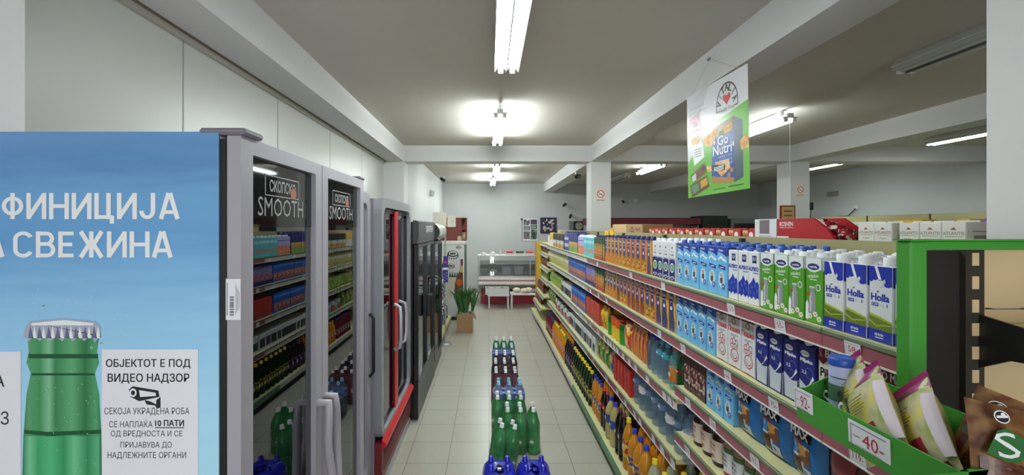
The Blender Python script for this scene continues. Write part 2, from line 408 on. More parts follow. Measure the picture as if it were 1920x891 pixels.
ceiling_light(0.09, 9.1, 10.5, True, 'lit ceiling light close to the back wall above the deli', 'aisle ceiling lights', drop=0.085, open_=True)
ceiling_light(2.88, 1.45, 2.93, False, 'dark unlit ceiling light beside the near right pillar'.replace(' right', ''), 'side bay ceiling lights')
ceiling_light(2.94, 4.1, 5.5, True, 'lit ceiling light behind the hanging poster with a pull cord', 'side bay ceiling lights', True, drop=0.085, open_=True)
ceiling_light(2.95, 7.1, 8.3, True, 'lit ceiling light past the no-smoking pillar', 'side bay ceiling lights', drop=0.085, open_=True)
ceiling_light(2.95, 9.0, 10.2, False, 'unlit ceiling light deep in the side bay near the back wall', 'side bay ceiling lights')
ceiling_light(5.75, 4.4, 5.5, True, 'lit ceiling light in the outer bay by the side wall', 'outer bay ceiling lights')
ceiling_light(5.95, 7.1, 8.3, True, 'lit ceiling light in the outer bay beyond the far pillar', 'outer bay ceiling lights')

# ------------------------------------------------------------------ shelving along the aisle
cream = mat('cream_shelf_enamel', (208, 203, 152), 0.45)
cream_panel = mat('cream_back_panel', (162, 154, 112), 0.5)
rose = mat('rose_price_strip', (158, 92, 100), 0.4)
red_strip = mat('red_price_strip', (170, 40, 48), 0.4)
grey_strip = mat('grey_price_strip', (196, 192, 186), 0.4)
green_strip = mat('green_price_strip', (70, 128, 88), 0.4)
green_edge = mat('grey_green_channel', (110, 122, 92), 0.5)
kick_dark = mat('kick_plate_dark', (52, 50, 48), 0.6)
upright_dark = mat('slotted_upright', (60, 54, 46), 0.5, 0.3)
XF, XP = 1.02, 1.40
def module(y0, y1, zs, strips, base, label, xf=XF, bx=0.87, bz=0.12):
    t = thing('gondola_shelf', (1.2, (y0+y1)/2, 0), label, 'shelving unit', 'shelving modules along the aisle')
    mb = MB()
    for z0, z1 in ((0.0, 0.42), (0.424, 0.85), (0.854, 1.28), (1.284, 1.70)): mb.box(XP, XP+0.018, y0+0.003, y1-0.003, z0, z1, cream_panel)
    mb.build('back_panel', t)
    mb = MB(); mb.box(XP-0.02, XP, y0+0.003, y0+0.03, 0, 1.69, upright_dark)
    for k in range(30): mb.box(XP-0.021, XP-0.02, y0+0.012, y0+0.02, 0.1+k*0.052, 0.13+k*0.052, black_plastic)
    mb.build('upright', t)
    for i, z in enumerate(zs):
        x0 = xf if not isinstance(xf, (list, tuple)) else xf[i]
        mb = MB(); mb.box(x0, XP-0.001, y0+0.002, y1-0.002, z-0.028, z, cream, 0.002)
        for yb in (y0+0.008, y1-0.012): mb.prism([(XP-0.02, z-0.028), (XP-0.02, z-0.09), (x0+0.05, z-0.028)], 'y', yb, yb+0.004, dark_metal)
        sh = mb.build('shelf', t)
        mb = MB(); mb.box(x0-0.012, x0, y0+0.001, y1-0.001, z-0.012, z+0.004, green_edge, 0.003)
        mb.box(x0-0.008, x0, y0+0.001, y1-0.001, z-0.052, z-0.010, strips[i]); mb.box(x0-0.011, x0, y0+0.001, y1-0.001, z-0.055, z-0.050, white_metal)
        mb.build('price_strip', sh)
    mb = MB(); mb.box(bx, XP-0.001, y0+0.002, y1-0.002, bz-0.03, bz, cream, 0.003)
    dk = mb.build('base_deck', t)
    mb = MB(); mb.box(bx-0.012, bx, y0+0.001, y1-0.001, bz-0.045, bz+0.012, base, 0.003); mb.build('price_strip', dk)
    mb = MB(); mb.box(bx+0.03, bx+0.045, y0+0.001, y1-0.001, 0.0, bz-0.03, kick_dark); mb.build('kick_plate', t)
    return t
NEARZ = (1.44, 1.15, 0.89, 0.64, 0.38); MIDZ = (1.44, 1.15, 0.81, 0.48)
module(1.02, 1.28, NEARZ, [rose]*5, green_strip, 'short end piece of cream aisle shelving behind the green rack')
module(1.28, 2.30, NEARZ, [rose]*5, green_strip, 'cream shelving module with milk cartons on its top shelf')
module(2.30, 3.32, MIDZ, [rose]*4, green_strip, 'cream shelving module with water bottles on its lower shelves')
module(3.32, 4.34, MIDZ, [rose]*4, green_strip, 'cream shelving module beside the white no-smoking pillar bottom, with red boxes')
module(4.34, 5.36, MIDZ, [grey_strip]*4, grey_strip, 'cream shelving module with teal cartons on its top shelf')
module(5.36, 6.38, MIDZ, [grey_strip]*4, grey_strip, 'cream shelving module with pale pouches on its second shelf')
module(6.38, 7.36, MIDZ, [grey_strip]*4, grey_strip, 'cream shelving module under the tan carton, next to the end bay')
module(7.37, 8.55, (1.45, 1.26, 1.0, 0.77, 0.53, 0.33), [grey_strip]*6, grey_strip, 'end shelving module with closely set shelves and an orange end panel', xf=(1.03, 1.03, 1.03, 1.03, 0.95, 0.9), bx=0.86)
mb = MB(); mb.box(0.955, 1.43, 8.555, 8.58, 0.0, 1.47, mat('yellow_end_panel', (214, 182, 60), 0.5), 0.003)
mb.box(0.945, 0.957, 8.55, 8.585, 0.0, 1.48, mat('orange_edge_trim', (205, 120, 50), 0.5))
tag(mb.build('yellow_board'), 'yellow end panel with orange edge closing the far shelving', 'panel')
# ------------------------------------------------------------------ packaged goods: one builder per kind, front towards -Y
def carton(name, w, d, h, body, front, cap=None, side=None, slant=False, capr=0.014, caph=0.018, topm=None):
    mb = MB()
    if slant:
        mb.prism([(-d/2, 0), (d/2, 0), (d/2, h), (d/2-0.012, h+0.004), (-d/2+0.004, h-0.028), (-d/2, h-0.034)], 'x', -w/2, w/2, body)
    else:
        mb.box(-w/2, w/2, -d/2, d/2, 0, h, body, 0.0025)
        if topm: mb.box(-w/2+0.002, w/2-0.002, -d/2+0.002, d/2-0.002, h, h+0.001, topm)
        mb.box(-w/2+0.004, w/2-0.004, -0.002, 0.002, h, h+0.005, topm or body)
    H = h-0.034 if slant else h
    F = mb.face((-w/2, -d/2, 0), (1, 0, 0), (0, 0, 1)); front(F, w, H)
    if side: side(mb.face((w/2, -d/2, 0), (0, 1, 0), (0, 0, 1)), d, H)
    o = mb.build(name)
    if cap:
        mb = MB()
        if slant:
            ax = Vector((0, -0.55, 0.83)); o0 = Vector((0, -d/4, h-0.014))
            ls = MB(); ls.lathe([(capr*1.15, 0), (capr*1.15, 0.006), (capr, 0.007), (capr, caph), (0, caph+0.001)], cap, 14)
            R = Vector((0, 0, 1)).rotation_difference(ax).to_matrix().to_4x4()
            ls.build('cap', o, Matrix.Translation(o0) @ R)
        else:
            mb.lathe([(capr, h-0.001), (capr, h+caph), (capr*0.9, h+caph+0.001), (0, h+caph+0.001)], cap, 14, (0, -d*0.08, 0)); mb.build('cap', o)
    return o
def holla_f(F, w, h):
    b = ink_blue2
    F.poly([(0.001, h*.995), (0.001, h*.80), (w*.12, h*.785), (w*.22, h*.82), (w*.34, h*.80), (w*.45, h*.83), (w*.56, h*.80), (w*.68, h*.84), (w*.72, h*.80), (w*.66, h*.76), (w*.7, h*.735), (w*.86, h*.73), (w-.001, h*.75), (w-.001, h*.995)], b)
    F.poly([(w*.26, h*.995), (w*.38, h*.995), (w*.56, h*.82), (w*.44, h*.81)], ink_white, 2)
    F.disc(w*.45, h*.775, w*.2, h*.05, mat('milk_shade', (222, 224, 228), 0.4), 2)
    F.text('Holla', w*.10, w*.88, h*.54, h*.64, b, 1, 0.03); F.line(w*.36, h*.655, w*.44, h*.675, .003, b)
    F.quad(w*.12, w*.42, h*.47, h*.515, b); F.text('3,2%', w*.15, w*.40, h*.48, h*.505, ink_white, 2)
    F.disc(w*.56, h*.495, w*.09, h*.025, mat('pale_grey_print', (214, 218, 220), .5)); F.text(']', w*.74, w*.8, h*.475, h*.515, b)
    F.poly([(.001, h*.125), (w-.001, h*.125), (w-.001, h*.29), (w*.5, h*.335), (.001, h*.375)], mat('lime_print', (168, 184, 60), .45))
    F.poly([(.001, h*.125), (w-.001, h*.125), (w-.001, h*.265), (w*.5, h*.305), (.001, h*.34)], mat('meadow_print', (104, 124, 44), .45), 2)
    F.poly([(.001, h*.26), (w*.35, h*.2), (w*.6, h*.22), (w-.001, h*.24), (w-.001, h*.255), (w*.6, h*.24), (w*.35, h*.22), (.001, h*.29)], MATS['lime_print'], 3)
    F.poly([(.001, .002), (w-.001, .002), (w-.001, h*.155), (w*.5, h*.16), (.001, h*.165)], b, 4)
    F.text('drink', w*.28, w*.66, h*.085, h*.125, ink_white, 5); F.quad(w*.3, w*.64, h*.055, h*.068, ink_white, 5)
def holla_s(F, w, h):
    F.quad(.001, w-.001, h*.73, h*.995, ink_blue2); F.quad(.001, w-.001, .002, h*.155, ink_blue2)
    F.poly([(w*.3, h*.15), (w-.001, h*.15), (w-.001, h*.36), (w*.3, h*.3)], MATS['meadow_print'])
box_ivory = mat('box_ivory', (226, 220, 206), .5); mat('carton_deep_blue', (34, 48, 150), .4); mat('tin_leaf', (70, 110, 50), .4); mat('tin_sand', (150, 110, 90), .4); mat('daisy_yellow', (235, 190, 50), .45)
ink_blue2 = mat('ink_ultramarine', (34, 52, 168), 0.4)
green_body = mat('carton_green', (84, 158, 40), 0.4); white_body = mat('carton_white', (228, 228, 232), 0.4)
def elde_f(F, w, h):
    F.poly([(.001, h*.995), (.001, h*.84), (w*.3, h*.78), (w*.6, h*.775), (w-.001, h*.83), (w-.001, h*.995)], white_body)
    F.disc(w*.5, h*.86, w*.36, h*.05, ink_navy, 2); F.text('velda', w*.25, w*.75, h*.84, h*.88, ink_white, 3)
    F.text('mleko', w*.16, w*.8, h*.69, h*.75, ink_white, 1, 0.01, 0.12); F.quad(w*.3, w*.7, h*.655, h*.668, ink_white)
    g = mat('milk_can_grey', (150, 152, 158), .35); g2 = mat('milk_can_light', (205, 206, 212), .35)
    F.poly([(w*.22, h*.14), (w*.62, h*.14), (w*.62, h*.42), (w*.54, h*.48), (w*.56, h*.55), (w*.28, h*.55), (w*.3, h*.48), (w*.22, h*.42)], g)
    F.poly([(w*.28, h*.16), (w*.38, h*.16), (w*.38, h*.46), (w*.28, h*.43)], g2, 2); F.quad(w*.26, w*.58, h*.53, h*.56, g2, 2)
    F.disc(w*.2, h*.43, w*.14, h*.026, mat('terracotta_print', (176, 84, 48), .45), 2)
    F.ring(w*.78, h*.55, w*.1, w*.16, g2, 1, 14)
    F.poly([(w*.02, h*.04), (w*.2, h*.04), (w*.22, h*.28), (w*.12, h*.34), (w*.03, h*.28)], ink_white, 3)
    for a, bb in ((.62, .14), (.3, .1), (.85, .08)):
        for k in range(6): F.disc(w*a+w*.1*math.cos(k*1.05), h*bb+h*.03*math.sin(k*1.05), w*.055, h*.016, ink_white, 3, 8)
        F.disc(w*a, h*bb, w*.05, h*.016, mat('daisy_yellow', (235, 190, 50), .45), 4, 8)
def alpsko_f(F, w, h):
    F.quad(w*.38, w*.78, h*.79, h*.93, ink_navy); F.text('3,5', w*.44, w*.72, h*.83, h*.9, ink_white, 2)
    F.text('ALPSKO', w*.04, w*.97, h*.64, h*.72, ink_blue2, 1, 0.035); F.quad(w*.45, w*.95, h*.59, h*.615, mat('ink_sky', (110, 150, 215), .4))
    F.poly([(.001, h*.12), (w*.15, h*.16), (w*.3, h*.11), (w*.5, h*.17), (w*.7, h*.11), (w*.85, h*.16), (w-.001, h*.12), (w-.001, h*.4), (w*.86, h*.46), (w*.72, h*.42), (w*.5, h*.53), (w*.34, h*.45), (w*.16, h*.4), (.001, h*.37)], ink_blue2)
    for a, b, s in ((.3, .38, .12), (.62, .42, .12), (.8, .33, .1), (.15, .28, .1), (.5, .27, .1)):
        F.poly([(w*a, h*b), (w*(a+s), h*(b-.05)), (w*(a+.02), h*(b-.09))], MATS['ink_sky'], 2)
def kids_f(F, w, h):
    nb = mat('carton_deep_blue', (34, 48, 150), .4)
    F.poly([(.001, h*.995), (.001, h*.90), (w*.5, h*.87), (w-.001, h*.80), (w-.001, h*.995)], nb)
    F.text('Mlekara', w*.15, w*.65, h*.905, h*.95, ink_white, 2)
    F.poly([(w*.1, h*.75), (w*.4, h*.82), (w*.65, h*.76), (w*.92, h*.74), (w*.9, h*.70), (w*.6, h*.72), (w*.35, h*.77), (w*.15, h*.71)], ink_white)
    F.poly([(w*.16, h*.64), (w*.84, h*.6), (w*.84, h*.53), (w*.16, h*.57)], nb); F.quad(w*.28, w*.7, h*.575, h*.592, ink_white, 2)
    F.disc(w*.46, h*.33, w*.31, h*.17, mat('carton_pale_blue', (190, 222, 242), .4), 1)
    F.disc(w*.44, h*.42, w*.11, h*.045, mat('skin_print', (206, 160, 120), .45), 2); F.poly([(w*.3, h*.36), (w*.58, h*.38), (w*.56, h*.27), (w*.34, h*.24)], mat('brown_print', (96, 70, 60), .45), 2)
    F.disc(w*.34, h*.235, w*.1, h*.03, ink_white, 3); F.ring(w*.64, h*.2, w*.09, w*.16, mat('violet_print', (92, 80, 190), .4), 3, 14)
def kids_s(F, w, h): F.quad(.001, w-.001, h*.82, h*.995, MATS['carton_deep_blue'])
def zdr_f(F, w, h):
    F.poly([(.001, .002), (w-.001, .002), (w-.001, h*.58), (w*.9, h*.52), (w*.8, h*.6), (w*.68, h*.53), (w*.55, h*.6), (w*.4, h*.54), (w*.28, h*.6), (w*.14, h*.52), (.001, h*.6)], ink_navy)
    F.poly([(w*.4, h*.85), (w*.5, h*.89), (w*.6, h*.85), (w*.5, h*.81)], ink_black); F.quad(w*.3, w*.7, h*.74, h*.755, ink_grey); F.text('milk', w*.24, w*.78, h*.65, h*.69, ink_navy)
    F.disc(w*.5, h*.34, w*.36, h*.125, ink_white, 2); F.disc(w*.5, h*.34, w*.26, h*.09, mat('leaf_print', (64, 150, 84), .45), 3); F.disc(w*.5, h*.34, w*.09, h*.05, mat('leaf_pale', (170, 216, 160), .45), 4)
    for a, b in ((.2, .08), (.5, .05), (.8, .09), (.65, .12), (.35, .11)): F.disc(w*a, h*b, w*.09, h*.02, ink_white, 3, 7)
def juice(fruit, edge, seedcol):
    e = mat('juice_edge_'+edge, {'amber': (226, 162, 46), 'orange': (226, 130, 40)}[edge], .4)
    cols = {'peach': [(226, 120, 60), (236, 170, 60), (196, 60, 50), (120, 140, 50)], 'apple': [(150, 40, 40), (190, 80, 50), (120, 60, 40), (90, 110, 50)],
            'pear': [(210, 160, 50), (228, 190, 80), (100, 110, 40), (150, 70, 40)], 'berry': [(60, 58, 120), (80, 70, 140), (50, 90, 60), (40, 40, 90)]}[fruit]
    fm = pat('fruit_'+fruit, cols, 75)
    def f(F, w, h):
        F.quad(.001, w*.7, h*.38, h*.995, ink_navy2); F.quad(w*.7, w-.001, .002, h*.995, e)
        F.poly([(w*.7, h*.995), (w*.58, h*.75), (w*.7, h*.6)], e, 2)
        F.poly([(.001, .002), (w*.82, .002), (w*.86, h*.25), (w*.7, h*.45), (w*.45, h*.4), (.001, h*.46)], fm, 2)
        F.quad(.001, w*.82, .002, h*.07, mat('fruit_base_'+fruit, cols[0], .4), 3)
        F.text('Exo', w*.06, w*.56, h*.84, h*.93, ink_white, 2); F.quad(w*.12, w*.5, h*.76, h*.775, ink_white, 2); F.disc(w*.34, h*.6, w*.15, h*.05, ink_white, 3)
    return f
ink_navy2 = mat('juice_blue', (44, 62, 132), .4)
def posh_f(F, w, h):
    r = mat('posh_red', (186, 44, 50), .45)
    F.quad(.001, w-.001, h*.97, h*.998, mat('posh_dark_red', (120, 24, 34), .45)); F.quad(w*.06, w*.94, h*.84, h*.95, mat('posh_stone', (190, 184, 174), .5)); F.ring(w*.5, h*.905, w*.1, w*.16, mat('posh_brown', (120, 100, 84), .5), 2, 12)
    F.text('Пошка', w*.06, w*.96, h*.70, h*.81, r, 2, 0.03); F.quad(w*.24, w*.84, h*.635, h*.648, ink_grey); F.quad(w*.24, w*.6, h*.61, h*.62, ink_grey)
    for k, (a, b, s) in enumerate(((.32, .5, .9), (.5, .52, 1.2), (.7, .5, .9))): F.ring(w*a, h*b, w*.085, w*.115, r, 1, 12, sy=s*1.4)
    F.text('Gud', w*.2, w*.8, h*.38, h*.46, r, 1, -0.005)
    F.ring(w*.55, h*.25, w*.27, w*.31, r, 1, 20); F.ring(w*.55, h*.25, w*.15, w*.19, r, 1, 12, PI, 2*PI); F.disc(w*.47, h*.275, w*.025, h*.007, r, 1, 8); F.disc(w*.63, h*.275, w*.025, h*.007, r, 1, 8)
    F.line(w*.6, h*.155, w*.66, h*.1, .002, r); F.poly([(.001, .002), (w-.001, .002), (w-.001, h*.02), (w*.5, h*.03), (.001, h*.018)], r)
def mlj_f(F, w, h):
    F.disc(w*.4, h*.9, w*.28, h*.05, ink_white, 1); F.text('moja', w*.22, w*.58, h*.885, h*.915, ink_navy, 2)
    F.text('Mljeko', w*.1, w*.88, h*.74, h*.82, ink_white, 1, 0.03); F.text('3,2', w*.2, w*.5, h*.56, h*.62, ink_white)
    F.ring(w*.66, h*.6, w*.22, w*.26, mat('cobalt_print', (70, 90, 200), .4), 1, 14)
    F.poly([(w*.1, .03*h), (w*.9, .03*h), (w*.98, h*.38), (w*.6, h*.35), (w*.3, h*.4), (.002, h*.45)], mat('milk_glass_print', (206, 210, 224), .4), 1)
    F.poly([(w*.45, h*.36), (w*.6, h*.38), (w*.9, h*.58), (w*.98, h*.53)], ink_white, 2)
def euro_f(low):
    def f(F, w, h):
        rd = mat('snack_dark_red', (122, 22, 34), .4)
        F.poly([(.001, h*.998), (.001, h*.78), (w*.14, h*.73), (w*.24, h*.79), (w*.38, h*.74), (w*.48, h*.8), (w*.6, h*.76), (w*.7, h*.8), (w*.84, h*.75), (w-.001, h*.79), (w-.001, h*.998)], rd)
        F.text('SL', w*.03, w*.13, h*.83, h*.96, mat('faded_gold', (190, 150, 140), .5), 2); F.text('EURO MAX', w*.2, w*.97, h*.84, h*.94, ink_white, 2, 0.03)
        if low:
            F.quad(.001, w-.001, .002, h*.3, mat('multigrain_blue', (52, 62, 130), .45)); F.text('Multi grain', w*.2, w*.75, h*.2, h*.26, ink_white, 2); F.text('product', w*.2, w*.62, h*.12, h*.18, ink_white, 2); F.text('250g', w*.7, w*.92, h*.03, h*.08, ink_white, 2)
            F.disc(w*.5, h*.5, w*.3, h*.14, mat('cereal_tan', (196, 150, 90), .5))
        else:
            F.text('Pilići', w*.06, w*.5, h*.56, h*.7, ink_black, 1, 0.03); F.quad(w*.06, w*.6, h*.5, h*.508, ink_grey); F.quad(w*.06, w*.6, h*.46, h*.468, ink_grey)
            F.ring(w*.3, h*.28, w*.12, w*.15, ink_grey, 1); F.disc(w*.3, h*.24, w*.05, h*.05, mat('cocoa_print', (80, 40, 30), .5), 2); F.disc(w*.45, h*.24, w*.05, h*.05, MATS['cocoa_print'], 2)
            F.text('250g', w*.5, w*.68, h*.06, h*.1, ink_black); F.poly([(w*.68, h*.03), (w*.86, h*.05), (w*.92, h*.18), (w*.74, h*.2)], ink_red); F.disc(w*.88, h*.06, w*.06, h*.03, MATS['daisy_yellow'], 2)
    return f
def band_f(cols, word=None, wc=None):
    """small pack: bands of ink from the foot up: [(height fraction, material)]"""
    def f(F, w, h):
        z = 0.002
        for fr, m in cols: F.quad(.001, w-.001, z, min(h*.998, h*fr), m); z = h*fr
        if word: F.text(word, w*.1, w*.9, h*.72, h*.82, wc or ink_white, 2)
    return f
def bottle(name, h, r, body, cap, label=None, lz=(.28, .55), seg=14, ribs=0, capr=None, fill=None, lblname='label'):
    nk = 0.0135 if h > .2 else 0.011; capr = capr or nk*1.12
    pr = [(r*.8, 0), (r*.97, .006*h/.3), (r, h*.05)]
    if ribs:
        for k in range(ribs):
            z = h*(.08+.48*k/ribs); dz = h*.48/ribs
            pr += [(r, z+dz*.25), (r*.93, z+dz*.5), (r, z+dz*.75)]
    pr += [(r, h*.6), (r*.94, h*.68), (r*.72, h*.78), (r*.45, h*.86), (nk, h*.9), (nk, h*.945)]
    mb = MB(); mb.lathe(pr, body, seg); o = mb.build(name)
    mb = MB(); mb.lathe([(nk*1.35, h*.915), (nk*1.35, h*.92), (capr, h*.93), (capr, h*.995), (capr*.85, h), (0, h)], cap, 12); mb.build('cap', o)
    if label:
        mb = MB(); z0, z1 = h*lz[0], h*lz[1]; mb.lathe([(r+.0012, z0), (r+.0012, z1)], label, seg)
        F = mb.face((-r*.5, -r-.0016, z0), (1, 0, 0), (0, 0, 1)); F.disc(r*.5, (z1-z0)*.5, r*.34, (z1-z0)*.2, ink_white, 1, 10)
        mb.build(lblname, o)
    return o
def jar(name, h, r, body, lid, lab):
    mb = MB(); mb.lathe([(r*.92, 0), (r, .008), (r, h*.74), (r*.9, h*.82), (r*.86, h*.86)], body, 20); o = mb.build(name)
    mb = MB(); mb.lathe([(r*.93, h*.84), (r*.95, h*.85), (r*.95, h*.985), (r*.9, h), (0, h)], lid, 20); mb.build('lid', o)
    mb = MB(); mb.lathe([(r+.001, h*.12), (r+.001, h*.68)], lab[0], 20)
    F = mb.face((-r*.62, -r*1.0-.0022, h*.12), (1, 0, 0), (0, 0, 1)); W = r*1.24; Hh = h*.56
    for t, b0, b1, m in lab[1]: F.text(t, W*.12, W*.88, Hh*b0, Hh*b1, m, 1, 0.02)
    F.disc(W*.5, Hh*.24, W*.2, Hh*.09, lab[2], 1)
    mb.build('label', o); return o
def tin(name, h, r, bands, words=()):
    mb = MB(); z = 0
    mb.lathe([(r*.96, 0), (r, .002)], chrome, 20)
    for fr, m in bands: mb.lathe([(r, z+.002), (r, h*fr-.001)], m, 20); z = h*fr
    F = mb.face((-r*.6, -r-.0012, 0), (1, 0, 0), (0, 0, 1))
    for t, b0, b1, m in words: F.text(t, r*.15, r*1.1, h*b0, h*b1, m, 1, 0.02)
    o = mb.build(name)
    mb = MB(); mb.lathe([(r*1.02, h-.001), (r*1.02, h+.006), (r*.9, h+.007), (r*.88, h+.003), (0, h+.003)], mat('tin_lid_red', (150, 60, 50), .35), 20); mb.build('lid', o); return o
def pouch(name, w, d, h, body, front=None, seal=None, crimp=.012, puff=1.0):
    """pillow pack: full belly, flat crimped seals top and bottom"""
    mb = MB()
    def s(sgn):
        def fn(u, v):
            e = (1-abs(2*v-1)**3.0)*(1-abs(2*u-1)**4)**.6
            wob = .05*math.sin(9*v+3*u)*e
            return ((u-.5)*w*(1-.05*math.sin(PI*v)), sgn*d/2*(e+wob)*puff, v*h)
        return fn
    mb.grid(s(-1), 8, 10, body); mb.grid(s(1), 8, 10, body, flip=True)
    if front:
        for (u0, u1, v0, v1, m, l) in front:
            def fn(u, v, u0=u0, u1=u1, v0=v0, v1=v1, l=l):
                p = s(-1)(u0+(u1-u0)*u, v0+(v1-v0)*v); return (p[0], p[1]-.0007*l, p[2])
            mb.grid(fn, 6, 6, m)
    o = mb.build(name)
    if seal:
        mb = MB(); mb.box(-w/2, w/2, -.001, .001, h-.004, h+crimp, seal); mb.build('seal', o)
    return o
def printon(o, mbfn): pass

P = {}
def proto(key, fn, desc, cat, name=None): P[key] = [fn, desc, cat, None]
sky_body = mat('carton_sky', (112, 184, 232), .4); navy_body = mat('carton_navy', (38, 42, 118), .4)
cap_white = mat('cap_white', (234, 234, 238), .4); cap_blue = mat('cap_blue', (52, 92, 180), .4); cap_navy = mat('cap_navy', (34, 40, 110), .4)
cap_yellow = mat('cap_yellow', (226, 200, 40), .4); cap_red = mat('cap_red', (196, 60, 40), .4); cap_teal = mat('cap_teal', (60, 170, 190), .4); cap_black = mat('cap_black', (24, 24, 26), .4); cap_orange = mat('cap_orange', (226, 100, 40), .4); cap_deep = mat('cap_deep_blue', (30, 44, 170), .4)
proto('holla', lambda: carton('milk_carton', .071, .071, .205, white_body, holla_f, cap_white, holla_s, capr=.017, caph=.022), 'white and blue milk carton with green hills', 'milk carton')
proto('elde', lambda: carton('milk_carton', .072, .072, .212, green_body, elde_f, cap_white, lambda F, w, h: F.quad(.001, w-.001, h*.81, h*.995, white_body), capr=.016, caph=.014, topm=white_body), 'green milk carton with white top', 'milk carton')
proto('alpsko', lambda: carton('milk_carton', .074, .074, .212, white_body, alpsko_f, cap_blue, caph=.014), 'white milk carton with blue mountain', 'milk carton')
proto('kids', lambda: carton('milk_carton', .084, .06, .222, sky_body, kids_f, cap_blue, kids_s, topm=mat('carton_deep_blue', (34, 48, 150), .4)), 'light blue milk carton', 'milk carton')
proto('zdr', lambda: carton('milk_carton', .083, .062, .225, white_body, zdr_f, cap_white, capr=.016), 'white and navy milk carton with green disc', 'milk carton')
proto('navyback', lambda: carton('milk_carton', .078, .068, .215, navy_body, lambda F, w, h: F.quad(w*.55, w*.7, h*.9, h*.99, ink_white), cap_blue, capr=.016), 'dark blue milk carton with blue cap', 'milk carton')
for fr, ed in (('peach', 'amber'), ('apple', 'orange'), ('pear', 'orange'), ('berry', 'amber')):
    proto('j'+fr, lambda fr=fr, ed=ed: carton('juice_carton', .086, .06, .222, MATS['juice_edge_'+ed], juice(fr, ed, None), cap_navy, lambda F, w, h: F.quad(.001, w-.001, .002, h*.995, MATS['juice_edge_'+ed]), topm=navy_body), {'peach': 'blue and amber peach juice carton', 'apple': 'blue juice carton with red fruit', 'pear': 'blue juice carton with yellow fruit', 'berry': 'blue juice carton with purple berries'}[fr], 'juice carton')
for ed in ('amber', 'orange'): mat('juice_edge_'+ed, {'amber': (226, 162, 46), 'orange': (226, 130, 40)}[ed], .4)
proto('posh', lambda: carton('milk_carton', .09, .06, .218, white_body, posh_f, cap_white, topm=mat('posh_dark_red', (120, 24, 34), .45)), 'white milk carton with red smiling face', 'milk carton')
proto('mlj', lambda: carton('milk_carton', .073, .073, .235, navy_body, mlj_f, cap_white, lambda F, w, h: F.quad(.001, w-.001, .002, h*.4, MATS['milk_glass_print']), slant=True, capr=.018, caph=.02), 'dark blue slanted-top milk carton', 'milk carton')
proto('euro', lambda: carton('snack_box', .140, .05, .232, mat('box_ivory', (226, 220, 206), .5), euro_f(0)), 'ivory snack box with dark red header', 'snack box')
proto('eurob', lambda: carton('snack_box', .140, .05, .232, MATS['box_ivory'], euro_f(1)), 'blue-footed snack box with red header', 'snack box')
# small cartons further along
def simple(key, name, w, d, h, body, bands, desc, cat, cap=None, word=None, wc=None, topm=None):
    proto(key, lambda: carton(name, w, d, h, body, band_f(bands, word, wc), cap, None, topm=topm), desc, cat)
teal = mat('carton_teal', (96, 188, 200), .4); teal2 = mat('carton_teal_pale', (170, 220, 226), .4)
simple('teal', 'juice_carton', .075, .06, .2, teal, [(.22, teal), (.4, pat('teal_fruit', [(190, 120, 110), (110, 170, 180), (210, 160, 130)], 80)), (.7, teal), (.85, teal2)], 'teal juice carton', 'juice carton', cap_white)
lilac = mat('carton_lilac', (180, 178, 222), .4)
simple('pinkjuice', 'juice_carton', .07, .06, .205, lilac, [(.5, pat('orange_fruit', [(224, 140, 90), (236, 170, 120), (200, 110, 80)], 70)), (.75, lilac), (.8, ink_blue)], 'lilac juice carton with orange fruit', 'juice carton', cap_white)
dkgreen = mat('carton_dark_green', (40, 74, 46), .4)
simple('carrot', 'juice_carton', .075, .06, .215, dkgreen, [(.15, mat('carton_red', (176, 44, 40), .4)), (.7, pat('carrot_print', [(220, 120, 50), (70, 120, 50), (200, 90, 40), (230, 160, 80)], 70)), (.9, dkgreen)], 'dark green juice carton with orange vegetables', 'juice carton', cap_navy)
simple('bluegreen', 'juice_carton', .09, .06, .235, navy_body, [(.3, mat('carton_lime', (130, 170, 80), .4)), (.55, pat('mixed_fruit', [(230, 140, 60), (220, 80, 70), (140, 180, 80), (240, 200, 120)], 60)), (.98, navy_body)], 'tall navy juice carton with mixed fruit', 'juice carton', cap_navy)
simple('bluewhite', 'juice_carton', .085, .06, .235, mat('carton_royal', (60, 78, 170), .4), [(.2, MATS['carton_royal']), (.4, white_body), (.6, MATS['carton_royal']), (.75, white_body)], 'royal blue and white carton', 'carton', cap_navy)
simple('coffee', 'coffee_box', .11, .07, .21, mat('box_dark_brown', (60, 40, 40), .45), [(.3, mat('box_gold', (214, 170, 70), .4)), (.55, white_body), (.95, MATS['box_dark_brown'])], 'dark coffee box with gold foot', 'coffee box')
simple('yellowbox', 'tea_box', .12, .07, .22, mat('box_yellow', (230, 190, 70), .45), [(.5, white_body), (.7, MATS['box_yellow'])], 'yellow and white box', 'box')
# bright blue packs, red boxes, cereal
simple('brightblue', 'biscuit_box', .1, .06, .215, mat('box_bright_blue', (40, 92, 190), .4), [(.1, MATS['box_bright_blue']), (.5, pat('biscuit_print', [(190, 90, 50), (220, 160, 70), (150, 50, 50), (40, 92, 190)], 55)), (.75, MATS['box_bright_blue']), (.88, mat('box_azure', (90, 150, 220), .4))], 'bright blue biscuit box', 'biscuit box')
simple('redblue', 'biscuit_box', .11, .06, .22, ink_navy, [(.2, ink_navy), (.55, pat('redblue_print', [(170, 60, 60), (120, 110, 170), (200, 140, 120)], 60)), (.9, mat('box_mauve', (130, 130, 190), .4))], 'mauve and red biscuit box', 'biscuit box')
simple('redbox', 'red_box', .09, .06, .2, mat('box_red', (196, 60, 44), .4), [(.3, pat('red_dots', [(140, 60, 60), (196, 70, 50), (110, 70, 80)], 120)), (.98, MATS['box_red'])], 'plain red box', 'box')
